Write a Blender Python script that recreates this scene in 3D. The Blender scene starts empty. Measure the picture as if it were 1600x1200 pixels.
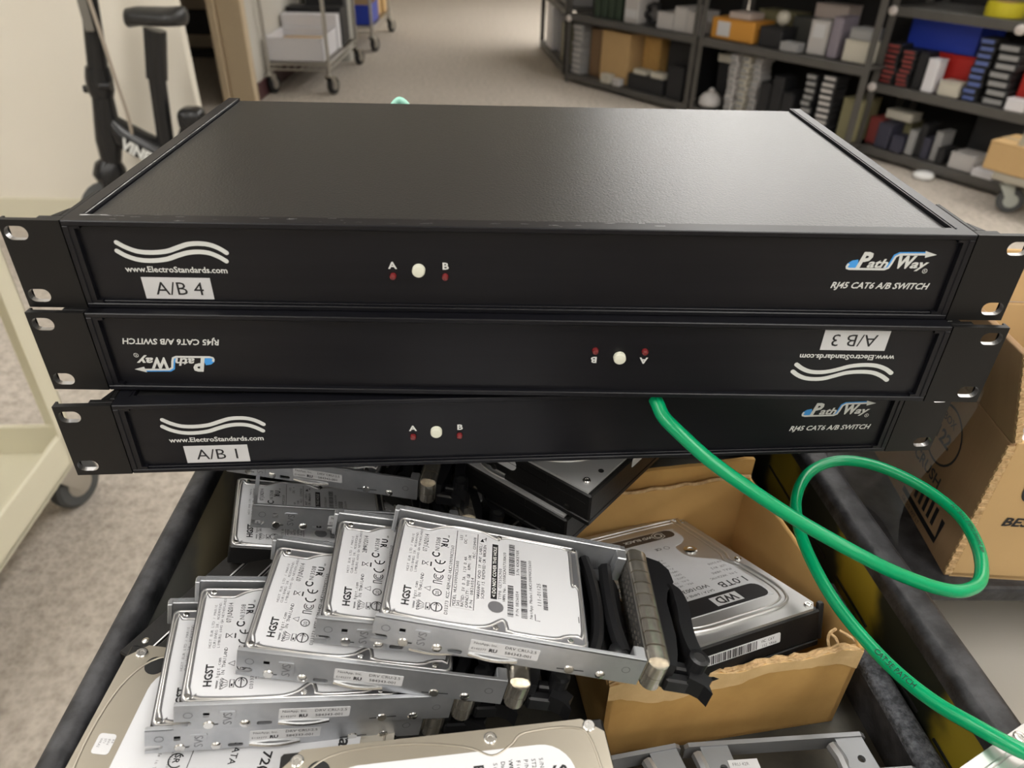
import bpy, bmesh, math, random
from mathutils import Vector, Matrix, Euler
from mathutils.geometry import tessellate_polygon
random.seed(7)
SC = bpy.context.scene
COL = SC.collection

# ------------------------------------------------------------------ camera
cam_data = bpy.data.cameras.new('camera')
cam = bpy.data.objects.new('camera', cam_data); COL.objects.link(cam)
cam.location = (-.01115, -.31781, 1.20)
cam.rotation_euler = (.9837, -.0206, -.0092)
cam_data.sensor_width = 36.0
cam_data.lens = 1137.4*36/1600
cam_data.clip_start = .02; cam_data.clip_end = 60
cam_data.dof.use_dof = True
cam_data.dof.focus_distance = .415
cam_data.dof.aperture_fstop = 10.5
SC.camera = cam
# ------------------------------------------------------------------ world, exposure
w = bpy.data.worlds.new('world'); SC.world = w; w.use_nodes = True
w.node_tree.nodes['Background'].inputs[0].default_value = (.95, .97, 1, 1)
w.node_tree.nodes['Background'].inputs[1].default_value = .04
SC.view_settings.view_transform = 'Standard'
SC.view_settings.look = 'None'
SC.view_settings.gamma = 1
SC.view_settings.use_curve_mapping = False
SC.view_settings.exposure = 0.25
LAMP = 8.2                     # strength of the ceiling light diffusers
LIGHTS = [(x, y) for y in (-2.6, -.9, .8) for x in (-3.4, -1.3, .8, 2.9)] + [(2.9, 2.5)] + [(x, y) for y in (4.2, 5.6, 7.0, 8.4, 9.8) for x in (1.5, 2.6, 3.7, 4.8)]
CEIL = 2.72

# ------------------------------------------------------------------ materials
MATS = {}
def mat(name, col, rough=.5, metal=0., spec=.5, noise=None, bump=None, coat=0, trans=0, emit=None, stretch=None, alpha=1, ior=1.45):
    """noise=(scale, amount, second colour), bump=(scale, strength, distance)"""
    if name in MATS: return MATS[name]
    m = bpy.data.materials.new(name); m.use_nodes = True
    nt = m.node_tree; b = nt.nodes['Principled BSDF']
    b.inputs['Base Color'].default_value = (*col, 1)
    b.inputs['Roughness'].default_value = rough
    b.inputs['Metallic'].default_value = metal
    b.inputs['Specular IOR Level'].default_value = spec
    b.inputs['Coat Weight'].default_value = coat
    b.inputs['Transmission Weight'].default_value = trans
    b.inputs['Alpha'].default_value = alpha
    b.inputs['IOR'].default_value = ior
    if emit:
        b.inputs['Emission Color'].default_value = (*emit[0], 1); b.inputs['Emission Strength'].default_value = emit[1]
    tc = None
    if noise or bump:
        tc = nt.nodes.new('ShaderNodeTexCoord'); src = tc.outputs['Object']
        if stretch:
            mp = nt.nodes.new('ShaderNodeMapping'); mp.inputs['Scale'].default_value = stretch
            nt.links.new(src, mp.inputs[0]); src = mp.outputs[0]
    if noise:
        n = nt.nodes.new('ShaderNodeTexNoise'); n.inputs['Scale'].default_value = noise[0]
        n.inputs['Detail'].default_value = 6; n.inputs['Roughness'].default_value = .6
        nt.links.new(src, n.inputs['Vector'])
        r = nt.nodes.new('ShaderNodeMapRange'); r.inputs[1].default_value = .38; r.inputs[2].default_value = .66
        r.inputs[3].default_value = 0; r.inputs[4].default_value = noise[1]
        nt.links.new(n.outputs[0], r.inputs[0])
        mx = nt.nodes.new('ShaderNodeMix'); mx.data_type = 'RGBA'
        mx.inputs[6].default_value = (*col, 1); mx.inputs[7].default_value = (*noise[2], 1)
        nt.links.new(r.outputs[0], mx.inputs[0]); nt.links.new(mx.outputs[2], b.inputs['Base Color'])
    if bump:
        n2 = nt.nodes.new('ShaderNodeTexNoise'); n2.inputs['Scale'].default_value = bump[0]; n2.inputs['Detail'].default_value = 3
        nt.links.new(src, n2.inputs['Vector'])
        bp = nt.nodes.new('ShaderNodeBump'); bp.inputs['Strength'].default_value = bump[1]; bp.inputs['Distance'].default_value = bump[2]
        nt.links.new(n2.outputs[0], bp.inputs['Height']); nt.links.new(bp.outputs[0], b.inputs['Normal'])
    MATS[name] = m
    return m

M = {}
M['anodized'] = mat('black_anodized_aluminium', (.0050, .0050, .0072), .36, 0, .36, noise=(30, .5, (.009, .009, .0115)), bump=(240, .12, .00006), stretch=(.25, 1, 6))
M['ear'] = mat('black_bracket_paint', (.0065, .0062, .0062), .45, 0, .36, bump=(900, .15, .0002))
M['ear_edge'] = mat('bare_aluminium_edge', (.62, .62, .63), .35, 1, bump=(700, .3, .0003))
M['cover'] = mat('pebbled_black_cover', (.012, .012, .0125), .33, 0, .75, bump=(900, .9, .00016))
M['scuff'] = mat('scuffed_bare_metal', (.55, .55, .56), .5, .6, noise=(160, .9, (.03, .03, .03)))
M['print_white'] = mat('white_ink', (.66, .67, .65), .6)
M['print_blue'] = mat('blue_ink', (.06, .33, .78), .6)
M['print_black'] = mat('black_ink', (.012, .012, .014), .55)
M['print_grey'] = mat('grey_ink', (.16, .16, .17), .6)
M['sticker'] = mat('white_sticker', (.60, .60, .61), .45)
M['button'] = mat('ivory_button', (.74, .74, .62), .4)
M['led'] = mat('red_led_lens', (.16, .012, .014), .12, 0, .7, coat=.6)
M['label'] = mat('white_drive_label', (.60, .605, .625), .42, 0, .5)
M['lid'] = mat('satin_drive_lid', (.55, .545, .54), .38, .8, bump=(900, .1, .0002))
M['lid_dark'] = mat('grey_drive_lid_recess', (.24, .24, .255), .45, .7, bump=(800, .12, .0002))
M['bead'] = mat('polished_drive_bead', (.70, .69, .68), .3, .85)
M['tan_lid'] = mat('warm_grey_drive_lid', (.37, .335, .275), .36, .8, noise=(25, .25, (.42, .39, .33)), bump=(1200, .08, .0002))
M['small_black'] = mat('matte_black_casting', (.010, .009, .008), .5, 0, .25, bump=(500, .25, .0003))
M['lid_pale'] = mat('pale_drive_lid', (.52, .52, .52), .42, .35, bump=(900, .1, .0002))
M['drive_black'] = mat('black_drive_casting', (.010, .0095, .0095), .33, 0, .4, bump=(500, .25, .0003))
M['zinc'] = mat('zinc_plated_steel', (.52, .53, .55), .42, .8, noise=(60, .5, (.36, .38, .41)), bump=(180, .2, .0004))
M['zinc_dark'] = mat('shadowed_hole', (.012, .012, .012), .8)
M['chrome'] = mat('spring_chrome', (.74, .69, .60), .26, .9, noise=(120, .6, (.40, .36, .3)), bump=(90, .35, .0005))
M['screw'] = mat('bright_screw', (.68, .67, .65), .25, 1)
M['black_plastic'] = mat('black_plastic', (.010, .010, .011), .32, 0, .5, bump=(700, .12, .0002))
M['pcb'] = mat('green_circuit_board', (.075, .15, .055), .4, 0, .5, noise=(200, .6, (.12, .22, .09)))
M['pcb_dark'] = mat('dark_circuit_board', (.012, .035, .03), .4)
M['gold'] = mat('gold_contact', (.6, .42, .16), .3, 1)
M['card'] = mat('brown_cardboard', (.56, .335, .115), .85, 0, .2, noise=(35, .7, (.47, .27, .09)), bump=(300, .2, .0005))
M['card_in'] = mat('pale_cardboard_liner', (.60, .37, .14), .85, 0, .2, noise=(18, .6, (.50, .30, .11)), bump=(300, .2, .0005))
M['card_torn'] = mat('torn_cardboard_core', (.66, .46, .25), .95, 0, .1, noise=(250, .9, (.42, .27, .13)), bump=(350, .9, .0015))
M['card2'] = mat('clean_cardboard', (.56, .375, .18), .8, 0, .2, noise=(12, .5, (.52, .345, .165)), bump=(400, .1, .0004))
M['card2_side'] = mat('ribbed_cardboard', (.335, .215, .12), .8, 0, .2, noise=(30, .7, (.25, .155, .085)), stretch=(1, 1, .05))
M['cable'] = mat('green_cable_jacket', (.0, .30, .115), .26, 0, .5)
M['rim'] = mat('scuffed_black_rubber', (.014, .014, .016), .5, 0, .5, noise=(70, .8, (.055, .055, .06)), bump=(120, .5, .0015))
M['felt'] = mat('dusty_grey_felt', (.055, .058, .066), .95, 0, .2, noise=(260, .9, (.16, .17, .19)), bump=(500, .9, .002))
M['tray'] = mat('stained_black_tray', (.03, .029, .026), .6, 0, .3, noise=(14, .9, (.085, .078, .06)), bump=(100, .2, .001))
M['cream'] = mat('cream_paint', (.70, .665, .52), .45, 0, .4, noise=(3, .4, (.66, .62, .48)))
M['cream_wall'] = mat('cream_wall_paint', (.79, .745, .65), .8, 0, .2, noise=(1.2, .4, (.75, .70, .60)))
M['wall'] = mat('pale_wall_paint', (.62, .59, .53), .8, 0, .2)
M['wood_trim'] = mat('tan_door_casing', (.62, .50, .34), .6, 0, .3, noise=(4, .5, (.58, .46, .31)))
M['maroon'] = mat('maroon_vinyl_base', (.075, .028, .03), .5)
M['ceiling'] = mat('ceiling_tile', (.70, .68, .62), .9, 0, .1)
M['bar'] = mat('ceiling_grid_bar', (.75, .74, .7), .6)
M['rubber'] = mat('black_rubber', (.015, .015, .016), .55)
M['tyre'] = mat('grey_tyre', (.075, .078, .08), .7)
M['steel'] = mat('grey_shelf_steel', (.13, .125, .118), .5, .5, noise=(9, .5, (.10, .095, .09)))
M['wire'] = mat('chrome_wire', (.58, .57, .54), .3, 1)
M['scooter'] = mat('gloss_black_scooter', (.012, .012, .013), .25, 0, .5)
M['saddle'] = mat('black_saddle_vinyl', (.022, .022, .022), .42, 0, .5)
M['beige'] = mat('beige_tabletop', (.50, .465, .41), .5, 0, .4)
M['film'] = mat('clear_plastic_film', (.9, .92, .95), .12, 0, .5, alpha=.16)
M['bubble'] = mat('white_bubble_wrap', (.80, .81, .84), .3, 0, .5)

# ------------------------------------------------------------------ mesh helpers
def obj(name, bm, m, parent=None, smooth=False, loc=None, rot=None):
    me = bpy.data.meshes.new(name)
    if isinstance(bm, bmesh.types.BMesh):
        bmesh.ops.recalc_face_normals(bm, faces=bm.faces); bm.to_mesh(me); bm.free()
    else:
        v, f = bm[:2]; me.from_pydata(v, [], f)
        if len(bm) > 2: 
            for p, i in zip(me.polygons, bm[2]): p.material_index = i
    for x in (m if isinstance(m, (list, tuple)) else [m]): me.materials.append(x)
    if smooth:
        for p in me.polygons: p.use_smooth = True
        if smooth != 'all':
            try: me.set_sharp_from_angle(angle=math.radians(38))
            except Exception: pass
    o = bpy.data.objects.new(name, me); COL.objects.link(o)
    if parent: o.parent = parent
    if loc is not None: o.location = loc
    if rot is not None: o.rotation_euler = rot
    return o
def tag(o, label, cat, group=None):
    o['label'] = label; o['category'] = cat
    if group: o['group'] = group
    return o
def thing(name, label, cat, loc=(0,0,0), rot=(0,0,0), group=None):
    o = bpy.data.objects.new(name, None); COL.objects.link(o)
    o.empty_display_size = .02
    o.location = loc; o.rotation_euler = rot
    return tag(o, label, cat, group)
def struct(o): o['kind'] = 'structure'; return o
def copy_tree(o, parent=None):
    c = o.copy(); COL.objects.link(c); c.parent = parent
    for ch in list(o.children): copy_tree(ch, c)
    return c
def BM(): return bmesh.new()
def box(bm, x0, x1, y0, y1, z0, z1, bev=0, seg=2, mi=0, mtx=None):
    g = bmesh.ops.create_cube(bm, size=1)
    bmesh.ops.scale(bm, vec=(x1-x0, y1-y0, z1-z0), verts=g['verts'])
    bmesh.ops.translate(bm, vec=((x0+x1)/2, (y0+y1)/2, (z0+z1)/2), verts=g['verts'])
    vs = g['verts']
    if bev:
        es = list({e for v in vs for e in v.link_edges})
        r = bmesh.ops.bevel(bm, geom=es, offset=bev, segments=seg, affect='EDGES', profile=.5)
        vs = list({v for f in r['faces'] for v in f.verts} | {v for v in vs if v.is_valid})
    if mtx is not None: bmesh.ops.transform(bm, matrix=mtx, verts=vs)
    if mi:
        for f in {f for v in vs for f in v.link_faces}: f.material_index = mi
    return bm
def bx(x0, x1, y0, y1, z0, z1, bev=0, seg=2): return box(BM(), x0, x1, y0, y1, z0, z1, bev, seg)
def frame_of(d):
    d = Vector(d).normalized(); a = Vector((0,0,1)) if abs(d.z) < .9 else Vector((1,0,0))
    u = d.cross(a).normalized(); return u, d.cross(u)
def cyl(bm, p0, p1, r0, r1=None, n=16, cap=True, mi=0):
    r1 = r0 if r1 is None else r1; p0 = Vector(p0); p1 = Vector(p1); u, v = frame_of(p1-p0)
    a = []; b = []
    for i in range(n):
        t = 2*math.pi*i/n; d = u*math.cos(t)+v*math.sin(t)
        a.append(bm.verts.new(p0+d*r0)); b.append(bm.verts.new(p1+d*r1))
    for i in range(n): bm.faces.new((a[i], a[(i+1)%n], b[(i+1)%n], b[i])).material_index = mi
    if cap: bm.faces.new(a[::-1]).material_index = mi; bm.faces.new(b).material_index = mi
    return bm
def tube(bm, pts, r, n=8, closed=False, mi=0):
    pts = [Vector(p) for p in pts]; N = len(pts); rings = []
    up = None
    for i, p in enumerate(pts):
        t = (pts[(i+1)%N]-pts[i-1]) if (closed or 0 < i < N-1) else (pts[1]-pts[0] if i == 0 else pts[-1]-pts[-2])
        t.normalize()
        if up is None: u, v = frame_of(t)
        else:
            u = (up-t*up.dot(t)).normalized(); v = t.cross(u)
        up = u; rr = r[i] if isinstance(r, (list, tuple)) else r
        rings.append([bm.verts.new(p+u*math.cos(2*math.pi*k/n)*rr+v*math.sin(2*math.pi*k/n)*rr) for k in range(n)])
    for i in range(N if closed else N-1):
        a, b = rings[i], rings[(i+1)%N]
        for k in range(n): bm.faces.new((a[k], a[(k+1)%n], b[(k+1)%n], b[k])).material_index = mi
    if not closed: bm.faces.new(rings[0][::-1]); bm.faces.new(rings[-1])
    return bm
def lathe(bm, prof, n=20, axis='z', c=(0,0,0)):
    rings = []
    for r, h in prof:
        rings.append([])
        for k in range(n):
            t = 2*math.pi*k/n; a, b = r*math.cos(t), r*math.sin(t)
            p = {'z': (a, b, h), 'x': (h, a, b), 'y': (a, h, b)}[axis]
            rings[-1].append(bm.verts.new(Vector(p)+Vector(c)))
    for a, b in zip(rings, rings[1:]):
        for k in range(n): bm.faces.new((a[k], a[(k+1)%n], b[(k+1)%n], b[k]))
    bm.faces.new(rings[0][::-1]); bm.faces.new(rings[-1])
    return bm
def spline(pts, sub=8, closed=False):
    P = [Vector(p) for p in pts]; N = len(P); out = []
    for i in range(N if closed else N-1):
        a, b = P[i], P[(i+1)%N]
        p0 = P[i-1] if (closed or i > 0) else a*2-b
        p3 = P[(i+2)%N] if (closed or i < N-2) else b*2-a
        for k in range(sub):
            t = k/sub
            out.append(.5*((2*a)+(b-p0)*t+(2*p0-5*a+4*b-p3)*t*t+(3*a-p0-3*b+p3)*t**3))
    if not closed: out.append(P[-1])
    return out
def prism(bm, outer, z0, z1, holes=(), mi=0, mside=None, f=None):
    """extruded 2D outline with holes; f maps (x,y,z) to 3D"""
    f = f or (lambda x, y, z: (x, y, z))
    loops = [outer]+list(holes)
    tri = tessellate_polygon([[Vector((p[0], p[1], 0)) for p in L] for L in loops])
    flat = [p for L in loops for p in L]
    T = [bm.verts.new(f(p[0], p[1], z1)) for p in flat]
    B = [bm.verts.new(f(p[0], p[1], z0)) for p in flat]
    for t in tri:
        if len(set(t)) < 3: continue
        try:
            bm.faces.new([T[i] for i in t]).material_index = mi
            bm.faces.new([B[i] for i in reversed(t)]).material_index = mi
        except ValueError: pass
    k = 0
    for li, L in enumerate(loops):
        n = len(L)
        for i in range(n):
            try: bm.faces.new((T[k+i], T[k+(i+1)%n], B[k+(i+1)%n], B[k+i])).material_index = (mi if mside is None else (mside if li else mi))
            except ValueError: pass
        k += n
    return bm
def rrect(x0, x1, y0, y1, r, n=5):
    out = []
    for cx, cy, a in ((x1-r, y1-r, 0), (x0+r, y1-r, 90), (x0+r, y0+r, 180), (x1-r, y0+r, 270)):
        for i in range(n+1):
            t = math.radians(a+90*i/n); out.append((cx+r*math.cos(t), cy+r*math.sin(t)))
    return out
def circ(cx, cy, r, n=16, ry=None): return [(cx+r*math.cos(2*math.pi*i/n), cy+(ry or r)*math.sin(2*math.pi*i/n)) for i in range(n)]
def offset(poly, d):
    n = len(poly); out = []
    area = sum(poly[i][0]*poly[(i+1)%n][1]-poly[(i+1)%n][0]*poly[i][1] for i in range(n))
    s = 1 if area > 0 else -1
    for i in range(n):
        a, b, c = Vector(poly[i-1]), Vector(poly[i]), Vector(poly[(i+1)%n])
        e1 = (b-a).normalized(); e2 = (c-b).normalized()
        n1 = Vector((e1.y, -e1.x))*s; n2 = Vector((e2.y, -e2.x))*s
        m = (n1+n2); m = m.normalized() if m.length > 1e-6 else n1
        k = max(.5, m.dot(n1)); q = b+m*(d/k); out.append((q.x, q.y))
    return out

# ------------------------------------------------------------------ lettering: glyph meshes of the built-in font, laid flat
GL = {}
def _curve_mesh(s, off):
    cu = bpy.data.curves.new('g', 'FONT'); cu.body = s; cu.size = 1; cu.resolution_u = 2; cu.offset = off
    o = bpy.data.objects.new('g', cu); COL.objects.link(o)
    dg = bpy.context.evaluated_depsgraph_get(); dg.update()
    e = o.evaluated_get(dg); me = e.to_mesh()
    v = [(p.co.x, p.co.y) for p in me.vertices]; f = [tuple(p.vertices) for p in me.polygons]
    e.to_mesh_clear(); bpy.data.objects.remove(o); bpy.data.curves.remove(cu)
    return v, f
def _width(s):
    v, f = _curve_mesh(s, 0); return max(p[0] for p in v)-min(p[0] for p in v)
_BASE = None
def glyph(c, off):
    global _BASE
    if (c, off) in GL: return GL[c, off]
    if _BASE is None: _BASE = _width('||')
    v, f = ([], []) if c == ' ' else _curve_mesh(c, off)
    adv = GL[c, 0][2] if (c, 0) in GL else _width('|'+c+'|')-_BASE
    GL[c, off] = (v, f, adv); return GL[c, off]
class Ink:
    """flat print: 2D polygons with a material index, built into thin raised geometry"""
    def __init__(s): s.v = []; s.f = []; s.m = []; s.k = 0
    def add(s, pts, faces, mi):
        k = len(s.v); s.k += 1; s.v += [(p[0], p[1], (s.k % 24)*2e-6) for p in pts]; s.f += [tuple(i+k for i in f) for f in faces]; s.m += [mi]*len(faces); return s
    def text(s, t, x, y, size, rot=0, bold=0, mi=1, width=None, shear=0, mono=None, align='l', sx=1):
        pts = []; fs = []; cx = 0
        for c in t:
            v, f, adv = glyph(c, bold); a = mono if mono else adv
            dx = (mono-adv)/2 if mono else 0
            k = len(pts); pts += [(cx+dx+p[0]+shear*p[1], p[1]) for p in v]; fs += [tuple(i+k for i in q) for q in f]; cx += a
        if width: sx = width/(cx*size)
        o = {'l': 0, 'c': -cx/2, 'r': -cx}[align]; ca, sa = math.cos(rot), math.sin(rot)
        s.add([(x+((p[0]+o)*sx*ca-p[1]*sa)*size, y+((p[0]+o)*sx*sa+p[1]*ca)*size) for p in pts], fs, mi); return s
    def rect(s, x0, y0, x1, y1, mi=1): return s.add([(x0,y0),(x1,y0),(x1,y1),(x0,y1)], [(0,1,2,3)], mi)
    def poly(s, pts, mi=1):
        tri = tessellate_polygon([[Vector((p[0], p[1], 0)) for p in pts]]); return s.add(list(pts), [tuple(t) for t in tri], mi)
    def stroke(s, pts, w, mi=1, closed=False, cap=False):
        P = [Vector(p[:2]) for p in pts]; n = len(P); L = []
        for i, p in enumerate(P):
            t = (P[(i+1)%n]-P[i-1]) if (closed or 0 < i < n-1) else (P[1]-P[0] if i == 0 else P[-1]-P[-2])
            t.normalize(); q = Vector((-t.y, t.x))*w/2; L += [tuple(p+q), tuple(p-q)]
        if cap:
            def half(c, d): a0 = math.atan2(d.y, d.x); return [(c.x+w/2*math.cos(a0+math.pi*(j/8-.5)), c.y+w/2*math.sin(a0+math.pi*(j/8-.5))) for j in range(1, 8)]
            return s.poly(L[1::2]+half(P[-1], P[-1]-P[-2])+L[0::2][::-1]+half(P[0], P[0]-P[1]), mi)
        s.add(L, [(2*i, 2*i+1, (2*i+3)%(2*n), (2*i+2)%(2*n)) for i in range(n if closed else n-1)], mi)
        return s
    def arc(s, cx, cy, r, a0, a1, w, mi=1, n=12): return s.stroke([(cx+r*math.cos(math.radians(a0+(a1-a0)*i/n)), cy+r*math.sin(math.radians(a0+(a1-a0)*i/n))) for i in range(n+1)], w, mi)
    def barcode(s, x0, y0, x1, y1, seed=1, along='y', mi=1, k=40):
        rnd = random.Random(seed); a, b = (y0, y1) if along == 'y' else (x0, x1); u = (b-a)/k; t = a
        while t < b-u:
            wd = u*rnd.choice((.5, .5, .9, 1.4))
            (s.rect(x0, t, x1, t+wd, mi) if along == 'y' else s.rect(t, y0, t+wd, y1, mi)); t += wd+u*rnd.choice((.5, .6, 1.1))
        return s
    def build(s, bm, f, z):
        """f maps (x, y, z) of the print plane to 3D"""
        vs = [bm.verts.new(f(p[0], p[1], z+(p[2] if len(p) > 2 else 0))) for p in s.v]
        for q, mi in zip(s.f, s.m):
            try: bm.faces.new([vs[i] for i in q]).material_index = mi
            except ValueError: pass
        return bm
    def mesh(s, name, f, z, mats, parent, base=None):
        bm = BM(); s.build(bm, f, z); me = bpy.data.meshes.new(name); bm.to_mesh(me); bm.free()
        for m in mats: me.materials.append(m)
        o = bpy.data.objects.new(name, me); COL.objects.link(o); o.parent = parent; return o
mm = .001
ORD = ['first', 'second', 'third', 'fourth', 'fifth', 'sixth', 'seventh', 'eighth', 'ninth', 'tenth', 'eleventh', 'twelfth', 'thirteenth', 'fourteenth']

# ================================================================== the room
def carpet_mat():
    m = bpy.data.materials.new('looped_beige_carpet'); m.use_nodes = True; nt = m.node_tree; b = nt.nodes['Principled BSDF']
    b.inputs['Roughness'].default_value = .95; b.inputs['Specular IOR Level'].default_value = .15
    tc = nt.nodes.new('ShaderNodeTexCoord')
    n1 = nt.nodes.new('ShaderNodeTexNoise'); n1.inputs['Scale'].default_value = 38; n1.inputs['Detail'].default_value = 5
    v = nt.nodes.new('ShaderNodeTexVoronoi'); v.inputs['Scale'].default_value = 95
    n2 = nt.nodes.new('ShaderNodeTexNoise'); n2.inputs['Scale'].default_value = 1.1
    for x in (n1, v, n2): nt.links.new(tc.outputs['Object'], x.inputs['Vector'])
    r = nt.nodes.new('ShaderNodeValToRGB')
    r.color_ramp.elements[0].color = (.315, .275, .235, 1); r.color_ramp.elements[0].position = .3
    r.color_ramp.elements[1].color = (.52, .47, .41, 1); r.color_ramp.elements[1].position = .75
    ma = nt.nodes.new('ShaderNodeMath'); ma.operation = 'MULTIPLY_ADD'; ma.inputs[1].default_value = .22
    nt.links.new(v.outputs['Distance'], ma.inputs[0]); nt.links.new(n1.outputs[0], ma.inputs[2])
    nt.links.new(ma.outputs[0], r.inputs[0]); nt.links.new(r.outputs[0], b.inputs['Base Color'])
    bp = nt.nodes.new('ShaderNodeBump'); bp.inputs['Strength'].default_value = .5; bp.inputs['Distance'].default_value = .004
    nt.links.new(v.outputs['Distance'], bp.inputs['Height']); nt.links.new(bp.outputs[0], b.inputs['Normal'])
    return m
def hazard_mat(name, dark, yel, scale, off, amount):
    """black and yellow sprayed hazard stripes with soft overspray edges"""
    m = bpy.data.materials.new(name); m.use_nodes = True; nt = m.node_tree; b = nt.nodes['Principled BSDF']
    b.inputs['Roughness'].default_value = .6; b.inputs['Specular IOR Level'].default_value = .3
    tc = nt.nodes.new('ShaderNodeTexCoord'); sp = nt.nodes.new('ShaderNodeSeparateXYZ'); nt.links.new(tc.outputs['Object'], sp.inputs[0])
    a = nt.nodes.new('ShaderNodeMath'); a.operation = 'MULTIPLY_ADD'; a.inputs[1].default_value = -.35
    nt.links.new(sp.outputs['Z'], a.inputs[0]); nt.links.new(sp.outputs['Y'], a.inputs[2])
    n = nt.nodes.new('ShaderNodeTexNoise'); n.inputs['Scale'].default_value = 26; n.inputs['Detail'].default_value = 3; nt.links.new(tc.outputs['Object'], n.inputs['Vector'])
    a2 = nt.nodes.new('ShaderNodeMath'); a2.operation = 'MULTIPLY_ADD'; a2.inputs[1].default_value = .050; nt.links.new(n.outputs[0], a2.inputs[0]); nt.links.new(a.outputs[0], a2.inputs[2])
    s = nt.nodes.new('ShaderNodeMath'); s.operation = 'MULTIPLY_ADD'; s.inputs[1].default_value = scale; s.inputs[2].default_value = off; nt.links.new(a2.outputs[0], s.inputs[0])
    si = nt.nodes.new('ShaderNodeMath'); si.operation = 'SINE'; nt.links.new(s.outputs[0], si.inputs[0])
    r = nt.nodes.new('ShaderNodeMapRange'); r.inputs[1].default_value = -.35; r.inputs[2].default_value = .75; r.inputs[4].default_value = amount; r.interpolation_type = 'SMOOTHSTEP'; nt.links.new(si.outputs[0], r.inputs[0])
    mx = nt.nodes.new('ShaderNodeMix'); mx.data_type = 'RGBA'; mx.inputs[6].default_value = (*dark, 1); mx.inputs[7].default_value = (*yel, 1)
    nt.links.new(r.outputs[0], mx.inputs[0]); nt.links.new(mx.outputs[2], b.inputs['Base Color'])
    return m
M['carpet'] = carpet_mat()
M['hazard'] = hazard_mat('sprayed_hazard_stripes', (.012, .014, .008), (.30, .225, .018), 50, .9, .95)
M['hazard_lit'] = hazard_mat('lit_hazard_stripes', (.22, .21, .19), (.52, .44, .27), 38, 2.3, .8)  # same stripes, light put into both colours for the left inner wall

struct(obj('floor', bx(-6, 6, -4.5, 13, -.05, 0), M['carpet']))
ceil = struct(obj('ceiling', bx(-6, 6, -4.5, 13, CEIL, CEIL+.05), M['ceiling']))
M['diffuser'] = mat('lamp_diffuser', (.9, .9, .88), .5, emit=((1, .98, .945), LAMP))
for k, (x, y) in enumerate(LIGHTS):
    obj('light_frame', box(box(box(box(BM(), -.33, .33, -.63, -.60, -.02, .0), -.33, .33, .60, .63, -.02, 0), -.33, -.30, -.6, .6, -.02, 0), .30, .33, -.6, .6, -.02, 0), M['bar'], ceil, loc=(x, y, CEIL))
    obj('light_diffuser', bx(-.30, .30, -.60, .60, -.012, -.002), M['diffuser'], ceil, loc=(x, y, CEIL))
# cream partition beside the scooter
wl = struct(obj('wall_partition', bx(-6, -1.225, 2.72, 2.77, 0, CEIL), M['cream_wall']))
struct(obj('baseboard_partition', bx(-6, -1.225, 2.708, 2.72, 0, .1), M['cream']))
# wall end with a door casing, then the wall running away along the wire carts
ww = struct(obj('wall_corridor', bx(-1.86, -1.70, 4.95, 13, 0, CEIL), M['wall']))
struct(obj('trim_1', box(box(BM(), -1.83, -1.672, 4.86, 4.95, 0, CEIL, .008), -1.885, -1.835, 4.84, 4.95, 0, CEIL, .008), M['wood_trim']))
struct(obj('baseboard_corridor', bx(-1.70, -1.685, 4.96, 13, 0, .11, .004), M['maroon']))
struct(obj('wall_far', bx(-6, 6, 12.9, 13, 0, CEIL), M['wall']))
struct(obj('wall_right', bx(5.9, 6, -4.5, 13, 0, CEIL), M['wall']))
struct(obj('wall_left', bx(-6, -5.9, -4.5, 13, 0, CEIL), M['wall']))
struct(obj('wall_behind', bx(-6, 6, -4.5, -4.4, 0, CEIL), M['wall']))

# ================================================================== the cart whose tray holds the drives
FZ = .765
cart = thing('tray_cart', 'black cart tray with scuffed rubber rims full of hard drives', 'cart', (0, 0, 0))
def wall_profile(bm, w, z0, z1, y0, y1, r):
    prof = [(0, z0), (w, z0), (w, z1-r)]
    prof += [(w-r+r*math.cos(a), z1-r+r*math.sin(a)) for a in [math.pi/2*i/4 for i in range(1, 5)]]
    prof += [(r-r*math.sin(a), z1-r+r*math.cos(a)) for a in [math.pi/2*i/4 for i in range(5)]]
    return prism(bm, prof, y0, y1, f=lambda x, y, z: (x, z, y))
# left side: rim strip over a striped board whose colours are lightened as if lit
lw = obj('side_board', bx(-.2255, -.2195, -.42, .225, .70, .842), M['hazard_lit'], cart, rot=None)
lrim = obj('rim_strip', wall_profile(BM(), .0165, .839, .851, -.42, .225, .006), M['rim'], cart, smooth=True, loc=(-.2325, 0, 0))
# right side board, turned a little
rw = obj('side_board', bx(.004, .014, -.42, .225, .70, .834), M['hazard'], cart, loc=(.2355, 0, 0), rot=(0, 0, math.radians(4.9)))
rrim = obj('rim_strip', wall_profile(BM(), .0225, .834, .8465, -.42, .225, .006), M['rim'], cart, smooth=True, loc=(.2365, 0, 0), rot=(0, 0, math.radians(4.9)))
bmS = BM()
for k in range(7): box(bmS, .0030, .0042, -.25+k*.062, -.205+k*.062, .7955, .797)
obj('seam', bmS, M['zinc_dark'], cart, loc=(.2355, 0, 0), rot=(0, 0, math.radians(4.9)))
dv = obj('divider', bx(.0015, .0135, -.30, .075, .70, .798), M['rim'], cart, loc=(.2225, -.045, 0), rot=(0, 0, math.radians(6)))
fs = obj('felt_strip', wall_profile(BM(), .0150, .7955, .8025, -.30, .075, .0045), M['felt'], dv, smooth=True)
fs['label'] = 'dusty grey felt edging'
obj('tray_floor', bx(-.2195, .245, -.42, .225, .745, FZ), M['tray'], cart)
obj('back_board', bx(-.232, .232, .213, .229, .70, .9405, .003), M['rim'], cart)
obj('front_board', bx(-.232, .28, -.436, -.42, .70, .84, .003), M['rim'], cart)
for x in (-.21, .22):
    for y in (-.40, .20): obj('leg', bx(x-.016, x+.016, y-.016, y+.016, .11, .745, .003), M['steel'], cart)
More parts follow.
